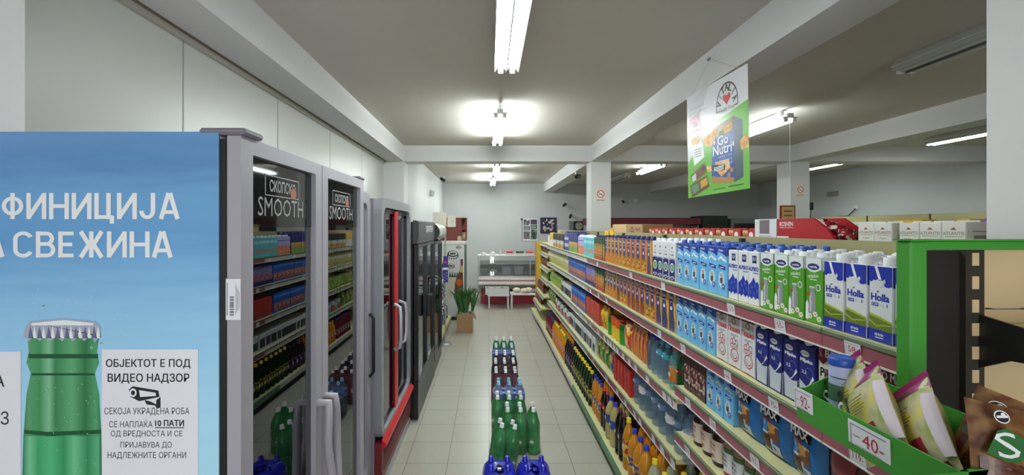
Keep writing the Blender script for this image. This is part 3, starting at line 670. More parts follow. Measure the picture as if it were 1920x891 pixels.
simple('redcart', 'sauce_carton', .06, .06, .2, mat('carton_tomato', (190, 44, 38), .4), [(.5, pat('tomato_print', [(180, 36, 34), (210, 80, 60), (150, 30, 30)], 60)), (.95, MATS['carton_tomato'])], 'tomato red carton', 'carton')
simple('whitepack', 'coffee_box', .11, .09, .17, white_body, [(.15, white_body), (.7, mat('box_charcoal', (56, 56, 60), .45)), (.9, white_body)], 'white and charcoal box', 'box')
simple('whitegreen', 'coffee_box', .1, .09, .17, white_body, [(.15, white_body), (.6, dkgreen), (.9, white_body)], 'white box with dark green panel', 'box')
simple('choc', 'chocolate_milk_carton', .07, .05, .19, mat('carton_cocoa', (74, 36, 32), .4), [(.1, MATS['carton_cocoa']), (.7, pat('choc_swirl', [(74, 36, 32), (200, 180, 170), (74, 36, 32), (150, 90, 80)], 70)), (.9, MATS['carton_cocoa'])], 'dark brown chocolate milk carton', 'carton', cap_red)
simple('kidsmall', 'milk_carton', .078, .055, .185, sky_body, [(.82, sky_body)], 'x', 'milk carton')
P['kidsmall'][0] = lambda: carton('milk_carton', .082, .055, .19, sky_body, kids_f, None, kids_s, topm=MATS['carton_deep_blue']); P['kidsmall'][1] = 'small light blue milk carton'
# pouches and bags
proto('pale', lambda: pouch('snack_pouch', .13, .07, .21, pat('pale_pouch', [(196, 196, 120), (224, 220, 190), (150, 160, 90), (210, 200, 140)], 30), None, mat('seal_pale', (214, 210, 170), .4)), 'pale yellow pouch', 'pouch')
proto('cocoa', lambda: pouch('cocoa_pouch', .12, .08, .2, mat('pouch_yellow', (226, 184, 40), .35), [(.15, .85, .2, .6, pat('cocoa_print2', [(150, 90, 50), (230, 190, 60), (200, 80, 50)], 50), 1)], mat('seal_yellow', (220, 180, 40), .4)), 'yellow cocoa pouch', 'pouch')
proto('redyellow', lambda: pouch('sweets_bag', .16, .06, .2, pat('sweet_print', [(200, 50, 44), (236, 190, 50), (240, 220, 190), (214, 90, 50)], 30), None, mat('seal_red', (190, 50, 44), .4)), 'red and yellow sweets bag', 'bag')
proto('stick', lambda: pouch('biscuit_pack', .07, .05, .22, pat('stick_print', [(214, 120, 50), (170, 50, 50), (240, 200, 110), (90, 40, 70), (230, 150, 70)], 18, stretch=(3, 3, .3)), None, mat('seal_orange', (216, 130, 50), .4)), 'narrow orange biscuit pack', 'biscuit pack')
proto('greenbag', lambda: pouch('pasta_bag', .14, .07, .2, pat('green_bag', [(60, 120, 60), (220, 200, 120), (200, 130, 60), (90, 150, 70)], 26), None, mat('seal_green', (70, 130, 60), .4)), 'green and yellow food bag', 'bag')
proto('bluebag', lambda: pouch('snack_pouch', .14, .07, .2, pat('blue_bag', [(50, 80, 140), (200, 90, 50), (90, 130, 180), (220, 170, 70)], 26), None, mat('seal_blue', (50, 80, 140), .4)), 'blue snack pouch with orange pictures', 'pouch')
proto('greenround', lambda: pouch('snack_pouch', .14, .09, .18, pat('lime_bag', [(160, 190, 70), (220, 220, 160), (90, 130, 50)], 24), None, mat('seal_lime', (150, 180, 70), .4)), 'lime green pouch', 'pouch')
proto('darkbag', lambda: pouch('chocolate_bag', .15, .07, .17, pat('dark_bag', [(70, 30, 30), (120, 50, 40), (50, 30, 40), (170, 110, 80)], 34), None, mat('seal_dark', (70, 34, 34), .4)), 'dark red and brown bag', 'bag')
proto('tealstuff', lambda: tin('drink_tub', .17, .05, [(.4, teal), (.7, white_body), (1, teal)]), 'teal and white tub', 'tub')
proto('redtub', lambda: tin('drink_tub', .16, .05, [(.6, mat('tub_coral', (206, 84, 66), .4)), (1, white_body)]), 'coral red tub', 'tub')
proto('greentub', lambda: tin('cocoa_tub', .16, .05, [(.7, mat('tub_green', (70, 150, 50), .4)), (1, mat('tub_dark_green', (40, 110, 40), .4))]), 'green round cocoa tub', 'tub')
proto('orangetub', lambda: tin('cocoa_tub', .18, .05, [(.6, mat('tub_yellow', (236, 200, 60), .4)), (1, mat('tub_orange', (226, 96, 40), .4))]), 'yellow and orange cocoa tub', 'tub')
# jars
proto('spread', lambda: jar('spread_jar', .17, .045, mat('cocoa_spread', (52, 30, 24), .15), cap_black, (mat('label_ivory', (224, 206, 190), .5), [('Crispy', .5, .66, ink_red), ('cocoa', .72, .84, mat('label_brown', (110, 60, 50), .5))], mat('hazel_print', (186, 110, 60), .5))), 'dark spread jar with black lid', 'jar')
def beans(k, grn): return lambda: tin('food_tin', .15, .042, [(.1, mat('tin_red', (186, 40, 40), .4)), (.7, white_body), (.82, grn), (1, mat('tin_sand', (150, 110, 90), .4))], [('PINTO', .54, .62, ink_black), ('BEANS', .42, .5, ink_black), ('400g', .3, .36, ink_black)])
proto('beans', beans(0, mat('tin_leaf', (70, 110, 50), .4)), 'white and red food tin', 'tin')
proto('peas', lambda: tin('food_tin', .15, .042, [(.08, MATS['tin_leaf']), (.7, white_body), (.84, MATS['tin_leaf']), (1, MATS['tin_sand'])], [('CORN', .5, .6, ink_black), ('BEANS', .4, .48, ink_black)]), 'white and green food tin', 'tin')
# bottles
water_clear = mat('clear_water_pet', (122, 152, 178), .05, alpha=.4); blue_pet = mat('pale_blue_pet', (140, 180, 226), .06, alpha=.5)
green_pet = mat('green_pet', (34, 140, 62), .08, alpha=.88); dkgreen_glass = mat('dark_green_glass', (22, 46, 24), .08, alpha=.95)
orange_pet = mat('orange_soda', (214, 142, 34), .08, alpha=.93); amber_pet = mat('amber_oil', (206, 140, 30), .08, alpha=.92); cola_pet = mat('cola', (28, 16, 14), .06, alpha=.97); pale_yellow = mat('pale_lemon_soda', (198, 186, 116), .08, alpha=.85); purple_pet = mat('purple_syrup', (110, 36, 50), .08, alpha=.95); teal_pet = mat('pale_teal_pet', (120, 190, 190), .06, alpha=.4)
proto('water15', lambda: bottle('water_bottle', .295, .044, water_clear, cap_blue, mat('water_label_blue', (120, 150, 190), .4, alpha=.9), (.5, .62), ribs=8), 'ribbed clear water bottle', 'bottle')
proto('water15b', lambda: bottle('water_bottle', .295, .046, water_clear, cap_navy, mat('water_label_white', (226, 222, 226), .4), (.4, .56), ribs=5), 'clear water bottle with white label', 'bottle')
proto('water05', lambda: bottle('water_bottle', .235, .034, water_clear, cap_teal, mat('water_label_teal', (60, 160, 180), .4), (.62, .74), ribs=5), 'small water bottle with teal label', 'bottle')
proto('water05b', lambda: bottle('water_bottle', .235, .034, water_clear, cap_deep, None, ribs=6), 'small plain water bottle', 'bottle')
proto('greenlabel', lambda: bottle('soda_bottle', .25, .036, teal_pet, cap_red, mat('orange_label', (214, 130, 50), .4), (.2, .5)), 'pale green bottle with orange label', 'bottle')
proto('dkgreen', lambda: bottle('soda_bottle', .25, .036, mat('bottle_green', (26, 80, 44), .08, alpha=.92), cap_red, mat('dark_red_label', (110, 30, 30), .4), (.52, .6)), 'dark green bottle with red cap', 'bottle')
proto('purple', lambda: bottle('syrup_bottle', .29, .038, purple_pet, cap_navy, pat('syrup_label', [(150, 60, 70), (60, 50, 110), (190, 120, 80)], 50), (.2, .5)), 'purple syrup bottle', 'bottle')
proto('oj', lambda: bottle('juice_bottle', .3, .04, orange_pet, cap_yellow, pat('oj_label', [(224, 150, 50), (210, 90, 60), (226, 190, 90), (200, 120, 130)], 44), (.2, .55)), 'orange juice bottle with yellow cap', 'bottle')
proto('ojg', lambda: bottle('juice_bottle', .3, .04, orange_pet, mat('cap_green', (60, 150, 60), .4), MATS.get('oj_label') or pat('oj_label', [(224, 150, 50), (210, 90, 60), (226, 190, 90), (200, 120, 130)], 44), (.2, .55)), 'orange juice bottle with green cap', 'bottle')
proto('darkjuice', lambda: bottle('juice_bottle', .3, .04, mat('dark_juice', (36, 22, 34), .08, alpha=.97), cap_black, pat('darkj_label', [(70, 50, 80), (30, 24, 40), (120, 90, 130)], 44), (.2, .5)), 'dark juice bottle with black cap', 'bottle')
proto('wine', lambda: bottle('wine_bottle', .32, .038, dkgreen_glass, cap_yellow, pat('wine_label', [(60, 90, 40), (190, 160, 50), (40, 60, 30)], 50), (.2, .48)), 'dark green bottle with yellow cap', 'bottle')
proto('soda', lambda: bottle('soda_bottle', .32, .043, orange_pet, cap_deep, pat('soda_label', [(206, 130, 40), (226, 170, 60), (60, 80, 150)], 60), (.25, .5)), 'orange soda bottle with blue cap', 'bottle')
proto('colared', lambda: bottle('cola_bottle', .32, .043, cola_pet, cap_red, mat('cola_label_red', (170, 30, 34), .4), (.5, .64)), 'cola bottle with red label', 'bottle')
proto('lemon', lambda: bottle('soda_bottle', .32, .043, pale_yellow, cap_deep, mat('soda_label_blue', (60, 74, 150), .4), (.4, .6)), 'pale lemon soda bottle with blue label', 'bottle')
proto('cola', lambda: bottle('cola_bottle', .33, .045, cola_pet, mat('cap_maroon', (110, 50, 56), .4), mat('cola_label_dark', (50, 30, 34), .4), (.4, .6)), 'dark cola bottle with maroon cap', 'bottle')
proto('oil', lambda: bottle('oil_bottle', .34, .04, amber_pet, cap_yellow, pat('oil_label', [(214, 170, 40), (190, 60, 40), (226, 190, 80)], 40), (.25, .6)), 'yellow oil bottle with yellow cap', 'bottle')
proto('clearyel', lambda: bottle('soda_bottle', .31, .043, mat('faint_lemon_pet', (196, 206, 176), .06, alpha=.55), cap_yellow, None), 'clear bottle with yellow cap', 'bottle')
proto('orangecap', lambda: bottle('soda_bottle', .3, .043, MATS.get('faint_lemon_pet') or mat('faint_lemon_pet', (196, 206, 176), .06, alpha=.55), cap_orange, None), 'clear bottle with orange cap', 'bottle')
# cereal bags
def cereal():
    blue = mat('cereal_blue', (44, 116, 186), .3)
    w, d, h = .165, .07, .222
    o = pouch('cereal_bag', w, d, h, blue, [(.03, .5, .03, .4, mat('bowl_white', (214, 212, 214), .35), 1), (.06, .44, .1, .36, pat('cocoa_flakes', [(60, 34, 30), (90, 52, 44), (44, 24, 22)], 60), 2),
        (.36, .74, .3, .58, pat('flake_splash', [(190, 140, 70), (120, 70, 40), (226, 180, 100), (100, 56, 40)], 46), 2), (.14, .5, .6, .645, mat('cereal_red', (150, 44, 48), .35), 2), (.12, .76, .655, .83, mat('cereal_dark', (34, 26, 34), .35), 2), (.5, .72, .05, .24, pat('milk_splash', [(210, 214, 224), (90, 150, 204), (44, 116, 186)], 40), 2), (.03, .3, .5, .9, mat('cereal_azure', (110, 164, 210), .3), 1)], None)
    mb = MB(); F = mb.face((-w/2, -d/2-.004, 0), (1, 0, 0), (0, 0, 1)); F.text('MAX', w*.16, w*.72, h*.675, h*.81, ink_white, 1, 0.03); mb.build('lettering', o)
    return o
proto('cereal', cereal, 'blue chocolate cereal bag', 'cereal bag')
def cereal2():
    return pouch('cereal_bag', .165, .07, .21, mat('cereal_maroon', (96, 44, 44), .3), [(.1, .8, .55, .85, mat('cereal_rose', (150, 70, 74), .3), 1), (.1, .9, .08, .4, pat('brown_flakes', [(130, 80, 50), (190, 140, 90), (80, 46, 40)], 50), 1)], None)
proto('cereal2', cereal2, 'brown cereal bag', 'cereal bag')

def get(key):
    p = P[key]
    if p[3] is None: p[3] = p[0]()
    return p[3]
CNT = {}
SHELF = {1.44: 'top shelf', 1.15: 'second shelf', .89: 'third shelf', .81: 'third shelf', .64: 'fourth shelf', .48: 'fourth shelf', .12: 'bottom deck'}
ROW = ('front row', 'second row', 'third row', 'back row')
def block(keys, xn, xf, n, z, rows=1, X=1.045, pitch=.085, jit=.004, tilt=.03, depth0=None, backkey=None, rotx=0.0):
    """a run of n goods, photo columns xn (near end) to xf (far end) on the front line X of the shelf at height z"""
    if isinstance(keys, str): keys = [keys]
    yn, yf = yx(xn, X), yx(xf, X)
    dim = [[get(k).bound_box[0][a] for k in set(keys)]+[get(k).bound_box[6][a] for k in set(keys)] for a in (0, 1)]
    wmax = (max(dim[0])-min(dim[0]))*1.025+.002; dmax = max(dim[1])-min(dim[1]); pitch = max(pitch, dmax*1.05+jit+wmax*tilt)
    if tilt > .06: tilt = min(tilt, .1)
    st = (yf-yn)/n; sx = st/(wmax+dmax*tilt*.5)
    if sx < .8: n = max(1, round(n*sx/.8)); st = (yf-yn)/n; sx = st/(wmax+dmax*tilt*.5)
    sx = min(1.0, sx)
    if depth0 is None or depth0 < dmax: depth0 = dmax+.002
    for r in range(rows):
        for i in range(n):
            k = keys[i % len(keys)] if r == 0 or backkey is None else backkey
            pr = get(k); d = depth0 or .06
            lx = X+d/2+r*pitch+random.uniform(0, jit); ly = yn+st*(i+.5)
            key = (k, z, r); CNT[key] = CNT.get(key, 0)+1
            c = CNT[key]; od = ORD[c-1] if c <= 20 else 'twenty-'+ORD[c-21]
            lb = f"{P[k][1]}, {ROW[r]}, {SHELF[z]}, {od} from near end"
            o = place(pr, (lx, ly, z+.0005), (rotx, 0, -PI/2+random.uniform(-tilt, tilt)), lb, P[k][2], f"{P[k][2]}{'es' if P[k][2][-1] == 'x' else 's'} on the {SHELF[z]}"); o.scale = (sx, sx if 'bottle' in o.name or 'tin' in o.name or 'tub' in o.name or 'jar' in o.name else 1, 1)
# ---- top shelf
block('holla', 1730, 1543, 4, 1.44, 4, pitch=.082, depth0=.071)
block('elde', 1541, 1424, 4, 1.44, 4, pitch=.082, depth0=.072, backkey=None)
block('alpsko', 1422, 1364, 3, 1.44, 4, pitch=.082, depth0=.074, backkey='navyback')
block('kids', 1363, 1267, 6, 1.44, 4, pitch=.08, backkey='navyback')
block('zdr', 1265, 1222, 4, 1.44, 4, pitch=.08)
block('jberry', 1221, 1213, 1, 1.44, 3, pitch=.08)
block(['jpear', 'jpear', 'jpear', 'jpear', 'jpear', 'jpeach', 'jpeach', 'jpeach', 'jpeach', 'jpeach'], 1212, 1134, 10, 1.44, 3, pitch=.08)
block('carrot', 1133, 1114, 5, 1.44, 2); block('teal', 1113.5, 1094, 6, 1.44, 2); block('pinkjuice', 1093.5, 1083, 4, 1.44, 2)
block('bluegreen', 1082.5, 1066, 6, 1.44, 2); block('bluewhite', 1065.5, 1058, 4, 1.44, 2); block('coffee', 1057, 1037, 8, 1.44, 1, pitch=.08); block('yellowbox', 1036.5, 1031.5, 3, 1.44, 1)
# ---- second shelf
block(['eurob', 'euro'], 1707, 1530, 2, 1.15, 1, depth0=.05, tilt=.01)
block('mlj', 1528, 1416, 4, 1.15, 3, pitch=.082, depth0=.073)
block('posh', 1414, 1341, 3, 1.15, 2, pitch=.075); block('kids', 1340, 1267, 5, 1.15, 2, pitch=.075)
block(['jberry', 'jberry', 'jberry', 'jpear', 'jpear', 'japple', 'japple', 'japple', 'japple', 'jpear', 'jpear', 'japple', 'jpeach', 'jpeach', 'jpeach', 'jpeach'], 1265.5, 1133, 16, 1.15, 1)
block('carrot', 1132, 1116, 4, 1.15, 1); block('redblue', 1115.5, 1098, 4, 1.15, 1); block('brightblue', 1097.5, 1065, 10, 1.15, 1); block('pale', 1064, 1027, 14, 1.15, 1, tilt=.12)
# ---- third shelf
block('cereal2', 1620, 1538, 1, .89, 1, depth0=.07, tilt=.05); block('cereal', 1536, 1373, 3, .89, 1, depth0=.07, tilt=.08); block('kidsmall', 1372, 1323, 4, .89, 2, tilt=.05); block('choc', 1321, 1282, 3, .89, 2)
block(['dkgreen', 'greenlabel'], 1277, 1248, 2, .81, 2, depth0=.07, pitch=.08); block(['water05', 'water05', 'water05b', 'water05b'], 1246, 1208, 4, .81, 3, depth0=.07, pitch=.075)
block('stick', 1206, 1181, 4, .81, 2, tilt=.15); block('redyellow', 1180, 1167, 2, .81, 2, tilt=.2)
block(['greentub', 'orangetub', 'orangetub'], 1165, 1137, 4, .81, 2, pitch=.105, depth0=.1); block('cocoa', 1136, 1124, 3, .81, 2, tilt=.12, depth0=.08)
block('redbox', 1123, 1098, 6, .81, 2); block('brightblue', 1097, 1071, 8, .81, 1); block('whitepack', 1070, 1052, 6, .81, 1); block('greenround', 1051, 1030, 9, .81, 1, tilt=.12)
# ---- fourth shelf
block(['beans', 'peas', 'beans', 'peas', 'beans'], 1480, 1346, 6, .64, 2, depth0=.085, pitch=.09); block('spread', 1345, 1292, 3, .64, 2, depth0=.09, pitch=.095)
block(['water15b', 'water15', 'water15b', 'water15', 'water15', 'water15'], 1290, 1183, 8, .48, 3, depth0=.09, pitch=.095)
block('redcart', 1181, 1150, 5, .48, 2); block('bluebag', 1149, 1138, 2, .48, 1, tilt=.15); block('greenbag', 1137, 1116, 4, .48, 1, tilt=.15); block('whitegreen', 1115, 1110, 1, .48, 1, depth0=.09); block('whitepack', 1109, 1068, 10, .48, 2, depth0=.09, pitch=.1, tilt=.12)
block(['redtub', 'tealstuff'], 1067, 1040, 9, .48, 1, depth0=.1); block('greenbag', 1039, 1027, 4, .48, 1, tilt=.15)
# ---- bottom deck, which reaches further into the aisle
block(['orangecap', 'clearyel', 'clearyel'], 1262, 1205, 3, .12, 3, X=.9, depth0=.09, pitch=.1); block('soda', 1204, 1172, 3, .12, 3, X=.9, depth0=.09, pitch=.1); block('oil', 1171, 1162, 1, .12, 3, X=.9, depth0=.09, pitch=.1); block('cola', 1161, 1148, 2, .12, 3, X=.9, depth0=.09, pitch=.1)
block('lemon', 1147, 1131, 2, .12, 3, X=.9, depth0=.09, pitch=.1); block('colared', 1130, 1121, 2, .12, 3, X=.9, depth0=.09, pitch=.1); block('soda', 1120, 1105, 4, .12, 2, X=.9, depth0=.09, pitch=.1)
block('wine', 1104, 1069.5, 9, .12, 2, X=.9, depth0=.08, pitch=.1); block('darkjuice', 1069, 1057, 4, .12, 2, X=.9, depth0=.08, pitch=.1); block(['ojg', 'oj', 'oj', 'oj'], 1056, 1034, 9, .12, 2, X=.9, depth0=.08, pitch=.1); block('purple', 1033, 1022.5, 6, .12, 2, X=.9, depth0=.08, pitch=.1)
# ---- end bay, dark sweets on closely set shelves
SHELF.update({1.26: 'second end-bay shelf', 1.0: 'third end-bay shelf', .77: 'fourth end-bay shelf', .53: 'fifth end-bay shelf', .33: 'sixth end-bay shelf'})
block('darkbag', 1026, 1013, 6, 1.26, 1, X=1.05, tilt=.15); block('darkbag', 1026, 1013, 6, 1.0, 1, X=1.05, tilt=.15); block('greenbag', 1026, 1013, 6, .77, 1, X=1.05, tilt=.15); block('darkbag', 1016, 1006.5, 6, .53, 1, X=.97, tilt=.15); block('darkbag', 1011, 1003, 6, .33, 1, X=.92, tilt=.15)
# ------------------------------------------------------------------ coolers along the other side
pane_glass = glass_mat('cooler_glass', (205, 210, 210), 2.1)
lilac_grey = mat('cooler_lilac_grey', (222, 210, 222), .35); frame_grey = mat('cooler_frame_grey', (166, 161, 169), .3)
cool_in = mat('cooler_liner', (96, 98, 100), .5); wire = mat('wire_white', (190, 192, 194), .3, .3)
def rrect(y0, y1, z0, z1, r, n=6):
    r = max(r, .001); out = []
    for cy, cz, a in ((y1-r, z0+r, -90), (y1-r, z1-r, 0), (y0+r, z1-r, 90), (y0+r, z0+r, 180)):
        for k in range(n+1):
            t = math.radians(a+90*k/n); out.append((cy+r*math.cos(t), cz+r*math.sin(t)))
    return out
def frame_mesh(mb, X, th, outer, inner, m):
    n = len(outer)
    vs = [(X, a, b) for a, b in outer]+[(X, a, b) for a, b in inner]+[(X-th, a, b) for a, b in outer]+[(X-th, a, b) for a, b in inner]
    fs = []
    for i in range(n):
        j = (i+1) % n
        fs += [(i, j, n+j, n+i), (2*n+i, 3*n+i, 3*n+j, 2*n+j), (i, 2*n+i, 2*n+j, j), (n+i, n+j, 3*n+j, 3*n+i)]
    mb.add(vs, fs, m)
def cabinet(t, xb, xf, y0, y1, z0, z1, m, th=.035, inner=None):
    inner = inner or cool_in
    mb = MB()
    mb.box(xb, xf, y0, y0+th, z0, z1, m, .003); mb.box(xb, xf, y1-th, y1, z0, z1, m, .003)
    mb.box(xb, xf, y0+th, y1-th, z1-th, z1, m, .003); mb.box(xb, xf, y0+th, y1-th, z0, z0+.06, m, .003); mb.box(xb, xb+th, y0+th, y1-th, z0+.06, z1-th, m)
    e = .002
    mb.box(xb+th, xb+th+e, y0+th+e, y1-th-e, z0+.061, z1-th-e, inner); mb.box(xb+th+e, xf-.03, y0+th, y0+th+e, z0+.061, z1-th-e, inner); mb.box(xb+th+e, xf-.03, y1-th-e, y1-th, z0+.061, z1-th-e, inner)
    mb.box(xb+th+e, xf-.03, y0+th+e, y1-th-e, z1-th-e, z1-th, inner)
    return mb.build('cabinet', t)
def door(t, X, y0, y1, z0, z1, fw, m, th=.04, r=.004, top=None, bot=None, ri=None):
    mb = MB(); frame_mesh(mb, X, th, rrect(y0, y1, z0, z1, r), rrect(y0+fw, y1-fw, z0+(bot or fw), z1-(top or fw), ri or max(r-fw, .003)), m)
    d = mb.build('door', t)
    mb = MB(); mb.box(X-th*.7, X-th*.7+.006, y0+fw*.6, y1-fw*.6, z0+(bot or fw)*.7, z1-(top or fw)*.7, pane_glass); mb.build('glass_pane', d)
    return d
def wire_shelf(t, x0, x1, y0, y1, z, n=None):
    mb = MB()
    for xx in (x0, x1): mb.tube([(xx, y0, z-.006), (xx, y1, z-.006)], .004, wire, 6)
    n = n or int((y1-y0)/.025)
    for k in range(n):
        yy = y0+(y1-y0)*(k+.5)/n; mb.tube([(x0, yy, z-.0025), (x1, yy, z-.0025)], .002, wire, 4, False)
    mb.box(x1, x1+.006, y0, y1, z-.018, z+.012, mat('clear_price_rail', (186, 188, 190), .25))
    return mb.build('wire_shelf', t)
# -- tall two-door cooler whose side faces the camera
Y1 = 1.066
fx = lambda px: xat(px, Y1); fz = lambda py: zat(py, Y1)
t = thing('drink_cooler', (-.95, 1.59, 0), 'tall two-door grey drink cooler with a blue bottle picture on its side', 'cooler', 'upright coolers')
cabinet(t, -1.275, -.684, Y1+.006, 2.12, .08, 1.985, lilac_grey)
mb = MB(); mb.box(-1.27, -.70, 1.10, 2.1, .0, .08, dark_metal); mb.build('plinth', t)
sky_print = ramp_print('sky_print', 'Z', [(-.2, (200, 234, 246)), (.9, (188, 230, 246)), (1.35, (172, 222, 246)), (1.62, (148, 200, 236)), (1.80, (104, 162, 212)), (1.9, (112, 168, 214)), (2.0, (94, 144, 196)), (2.12, (110, 156, 204))], .35, .16)
mb = MB(); mb.box(-1.278, -.684, Y1, Y1+.006, .08, 1.992, sky_print)
F = mb.face((0, Y1, 0), (1, 0, 0), (0, 0, 1))
def px(pts): return [(fx(a), fz(b)) for a, b in pts]
def ft(s, x0, x1, y0, y1, m, bold=.03, l=2): F.text(s, fx(x0), fx(x1), fz(y1), fz(y0), m, l, bold)
block_text(F, 'ФИНИЦИЈА', fx(4), fx(336), fz(411), fz(362), ink_white); block_text(F, 'А', fx(-30), fx(8), fz(482), fz(434), ink_white); block_text(F, 'СВЕЖИНА', fx(26), fx(323), fz(483), fz(434), ink_white)
def across(name, cols): return ramp_print(name, 'X', [(fx(p)+.95, c) for p, c in cols], .3)
gl = across('bottle_green_print', [(42, (52, 120, 70)), (54, (90, 160, 110)), (75, (66, 146, 90)), (92, (130, 192, 150)), (104, (56, 132, 80)), (135, (96, 172, 118)), (160, (44, 116, 68)), (180, (84, 160, 108)), (192, (50, 116, 70))])
gl2 = across('bottle_beer_print', [(42, (40, 120, 76)), (56, (120, 200, 150)), (72, (60, 164, 108)), (96, (84, 186, 130)), (120, (50, 148, 96)), (140, (110, 196, 146)), (165, (48, 140, 90)), (184, (92, 178, 128)), (192, (44, 116, 76))])
neck = [(52, 632), (186, 632), (182, 660), (186, 680), (178, 700), (186, 740), (190, 810), (192, 900), (192, 1500), (42, 1500), (42, 900), (44, 820), (50, 740), (58, 700), (50, 680), (54, 660)]
F.poly(px(neck), gl, 1)
F.poly(px([(54, 664), (184, 664), (184, 672), (54, 672)]), mat('bottle_dark_print', (22, 84, 46), .3), 2); F.poly(px([(60, 700), (178, 700), (178, 704), (60, 704)]), MATS['bottle_dark_print'], 2)
F.poly(px([(46, 806), (90, 810), (190, 806), (190, 813), (90, 818), (46, 813)]), MATS['bottle_dark_print'], 2)
F.poly(px([(46, 818), (188, 818), (190, 1480), (44, 1480)]), gl2, 2)
cap_pts = [(50, 612), (56, 603), (120, 597), (180, 603), (188, 612), (190, 632)]
zig = []
for k in range(15): zig.append((190-k*10.4, 640 if k % 2 else 630))
F.poly(px(cap_pts+zig), mat('crown_silver_print', (172, 176, 196), .3), 3)
for k in range(8): F.poly(px([(54+k*17, 634), (58+k*17, 612), (64+k*17, 634)]), mat('crown_dark_print', (104, 108, 132), .3), 4); F.poly(px([(62+k*17, 634), (66+k*17, 610), (70+k*17, 634)]), ink_white, 4)
F.poly(px([(60, 606), (120, 600), (176, 606), (176, 610), (60, 610)]), ink_white, 4)
random.seed(3)
for k in range(46):
    a, b = random.choice(((random.uniform(60, 150), random.uniform(540, 600)), (random.uniform(120, 210), random.uniform(555, 660)), (random.uniform(188, 240), random.uniform(585, 660)))); r = random.uniform(.0012, .0036)
    F.ring(fx(a), fz(b), r*.6, r, mat('bubble_print', (196, 226, 242), .3), 2, 8)
for k in range(40): F.disc(fx(random.uniform(56, 184)), fz(random.uniform(690, 900)), .0015, .002, mat('droplet_print', (150, 200, 160), .25), 4, 6)
mb.build('side_panel', t)
mb = MB(); mb.box(-.684, -.6655, Y1+.004, 2.118, .1, 1.975, black_plastic); frame = mb
mb2 = MB(); frame_mesh(mb2, -.6655, .0185, rrect(Y1+.004, 2.118, .1, 1.975, .003), rrect(1.13, 2.08, .2, 1.93, .003), black_plastic); mb2.build('door_gasket', t)
mb = MB(); mb.box(fx(372), fx(460), Y1-.002, Y1+.09, 1.9855, 2.003, mat('hinge_cover_grey', (128, 122, 132), .4), .006); mb.build('hinge_cover', t)
mb = MB(); mb.box(-.72, -.625, 2.05, 2.125, 1.9855, 2.0, MATS['hinge_cover_grey'], .005); mb.build('hinge_cover', t)
for (a, b, px0, px1) in ((Y1+.004, 1.588, 0, 0), (1.594, 2.118, 0, 0)):
    d = door(t, -.63, a, b, .1, 1.985, .055, frame_grey, th=.035, top=.042, bot=.07)
    mb = MB(); mb.box(-.6478, -.6468, a+.056, b-.056, 1.75, 1.942, mat('header_black_glass', (16, 16, 18), .04))
    G = mb.face((-.6466, a, 0), (0, 1, 0), (0, 0, 1)); W = b-a
    hp = mat('header_grey_print', (150, 150, 150), .4)
    G.text('СКОПСКО', W*.33, W*.65, 1.856, 1.892, hp, 1, .02); G.text('SMOOTH', W*.21, W*.76, 1.783, 1.838, hp, 1, .0)
    for q0, q1, p0, p1 in ((.28, .70, 1.902, 1.905), (.28, .70, 1.843, 1.846), (.28, .288, 1.843, 1.905), (.692, .70, 1.843, 1.905)): G.quad(W*q0, W*q1, p0, p1, hp, 1)
    G.disc(W*.62, 1.86, .022, .018, mat('header_bronze', (150, 96, 70), .4), 2)
    mb.build('header_print', d)
    sgn = 1 if a < 1.2 else -1; yc = (b-.028) if a < 1.2 else (a+.028)
    mb = MB(); pth = [(-.632, yc, 1.10)]
    for k in range(13): u = k/12; pth.append((-.600+.018*math.sin(u*PI*1.0)+.006*math.cos(u*9), yc-sgn*.012*math.sin(u*PI*2), 1.10-u*.5))
    pth.append((-.632, yc, .60)); mb.tube(pth, [.015]+[.0155]*13+[.015], frame_grey, 10); mb.build('handle', d)
    if a > 1.5:
        mb = MB(); mb.box(-.6535, -.6528, 1.85, 2.02, 1.40, 1.60, mat('sticker_black', (20, 20, 22), .3)); G = mb.face((-.6528, 1.85, 0), (0, 1, 0), (0, 0, 1))
        G.text('СКОПСКО', -.065, .115, 1.475, 1.52, mat('sticker_green', (70, 190, 60), .4), 1, .02, PI/2); G.quad(.055, .16, 1.53, 1.59, mat('sticker_red', (190, 60, 40), .4)); G.poly([(.07, 1.42), (.15, 1.41), (.14, 1.52), (.1, 1.5)], mat('sticker_sand', (190, 160, 110), .4)); G.text('0,0', .07, .145, 1.545, 1.575, ink_white, 2)
        mb.build('sticker', d)
for z in (.34, .62, .92, 1.19, 1.43): wire_shelf(t, -1.22, -.72, 1.11, 2.08, z)
# barcode sticker on the door edge
mb = MB(); mb.box(fx(423.5), fx(451)-.001, Y1-.0005, Y1+.003, fz(600), fz(523), paper_white); F2 = mb.face((0, Y1-.0005, 0), (1, 0, 0), (0, 0, 1))
for k in range(18):
    yy = 556+k*2.1; F2.quad(fx(431), fx(439), fz(yy+random.choice((.7, 1.3))), fz(yy), ink_black)
for k in range(5): F2.quad(fx(442+k*1.7), fx(442.6+k*1.7), fz(590-k*3), fz(532+k*4), ink_grey)
F2.quad(fx(425.5), fx(427), fz(592), fz(530), ink_grey)
tag(mb.build('barcode_sticker'), 'white barcode sticker on the cooler door edge', 'sticker')
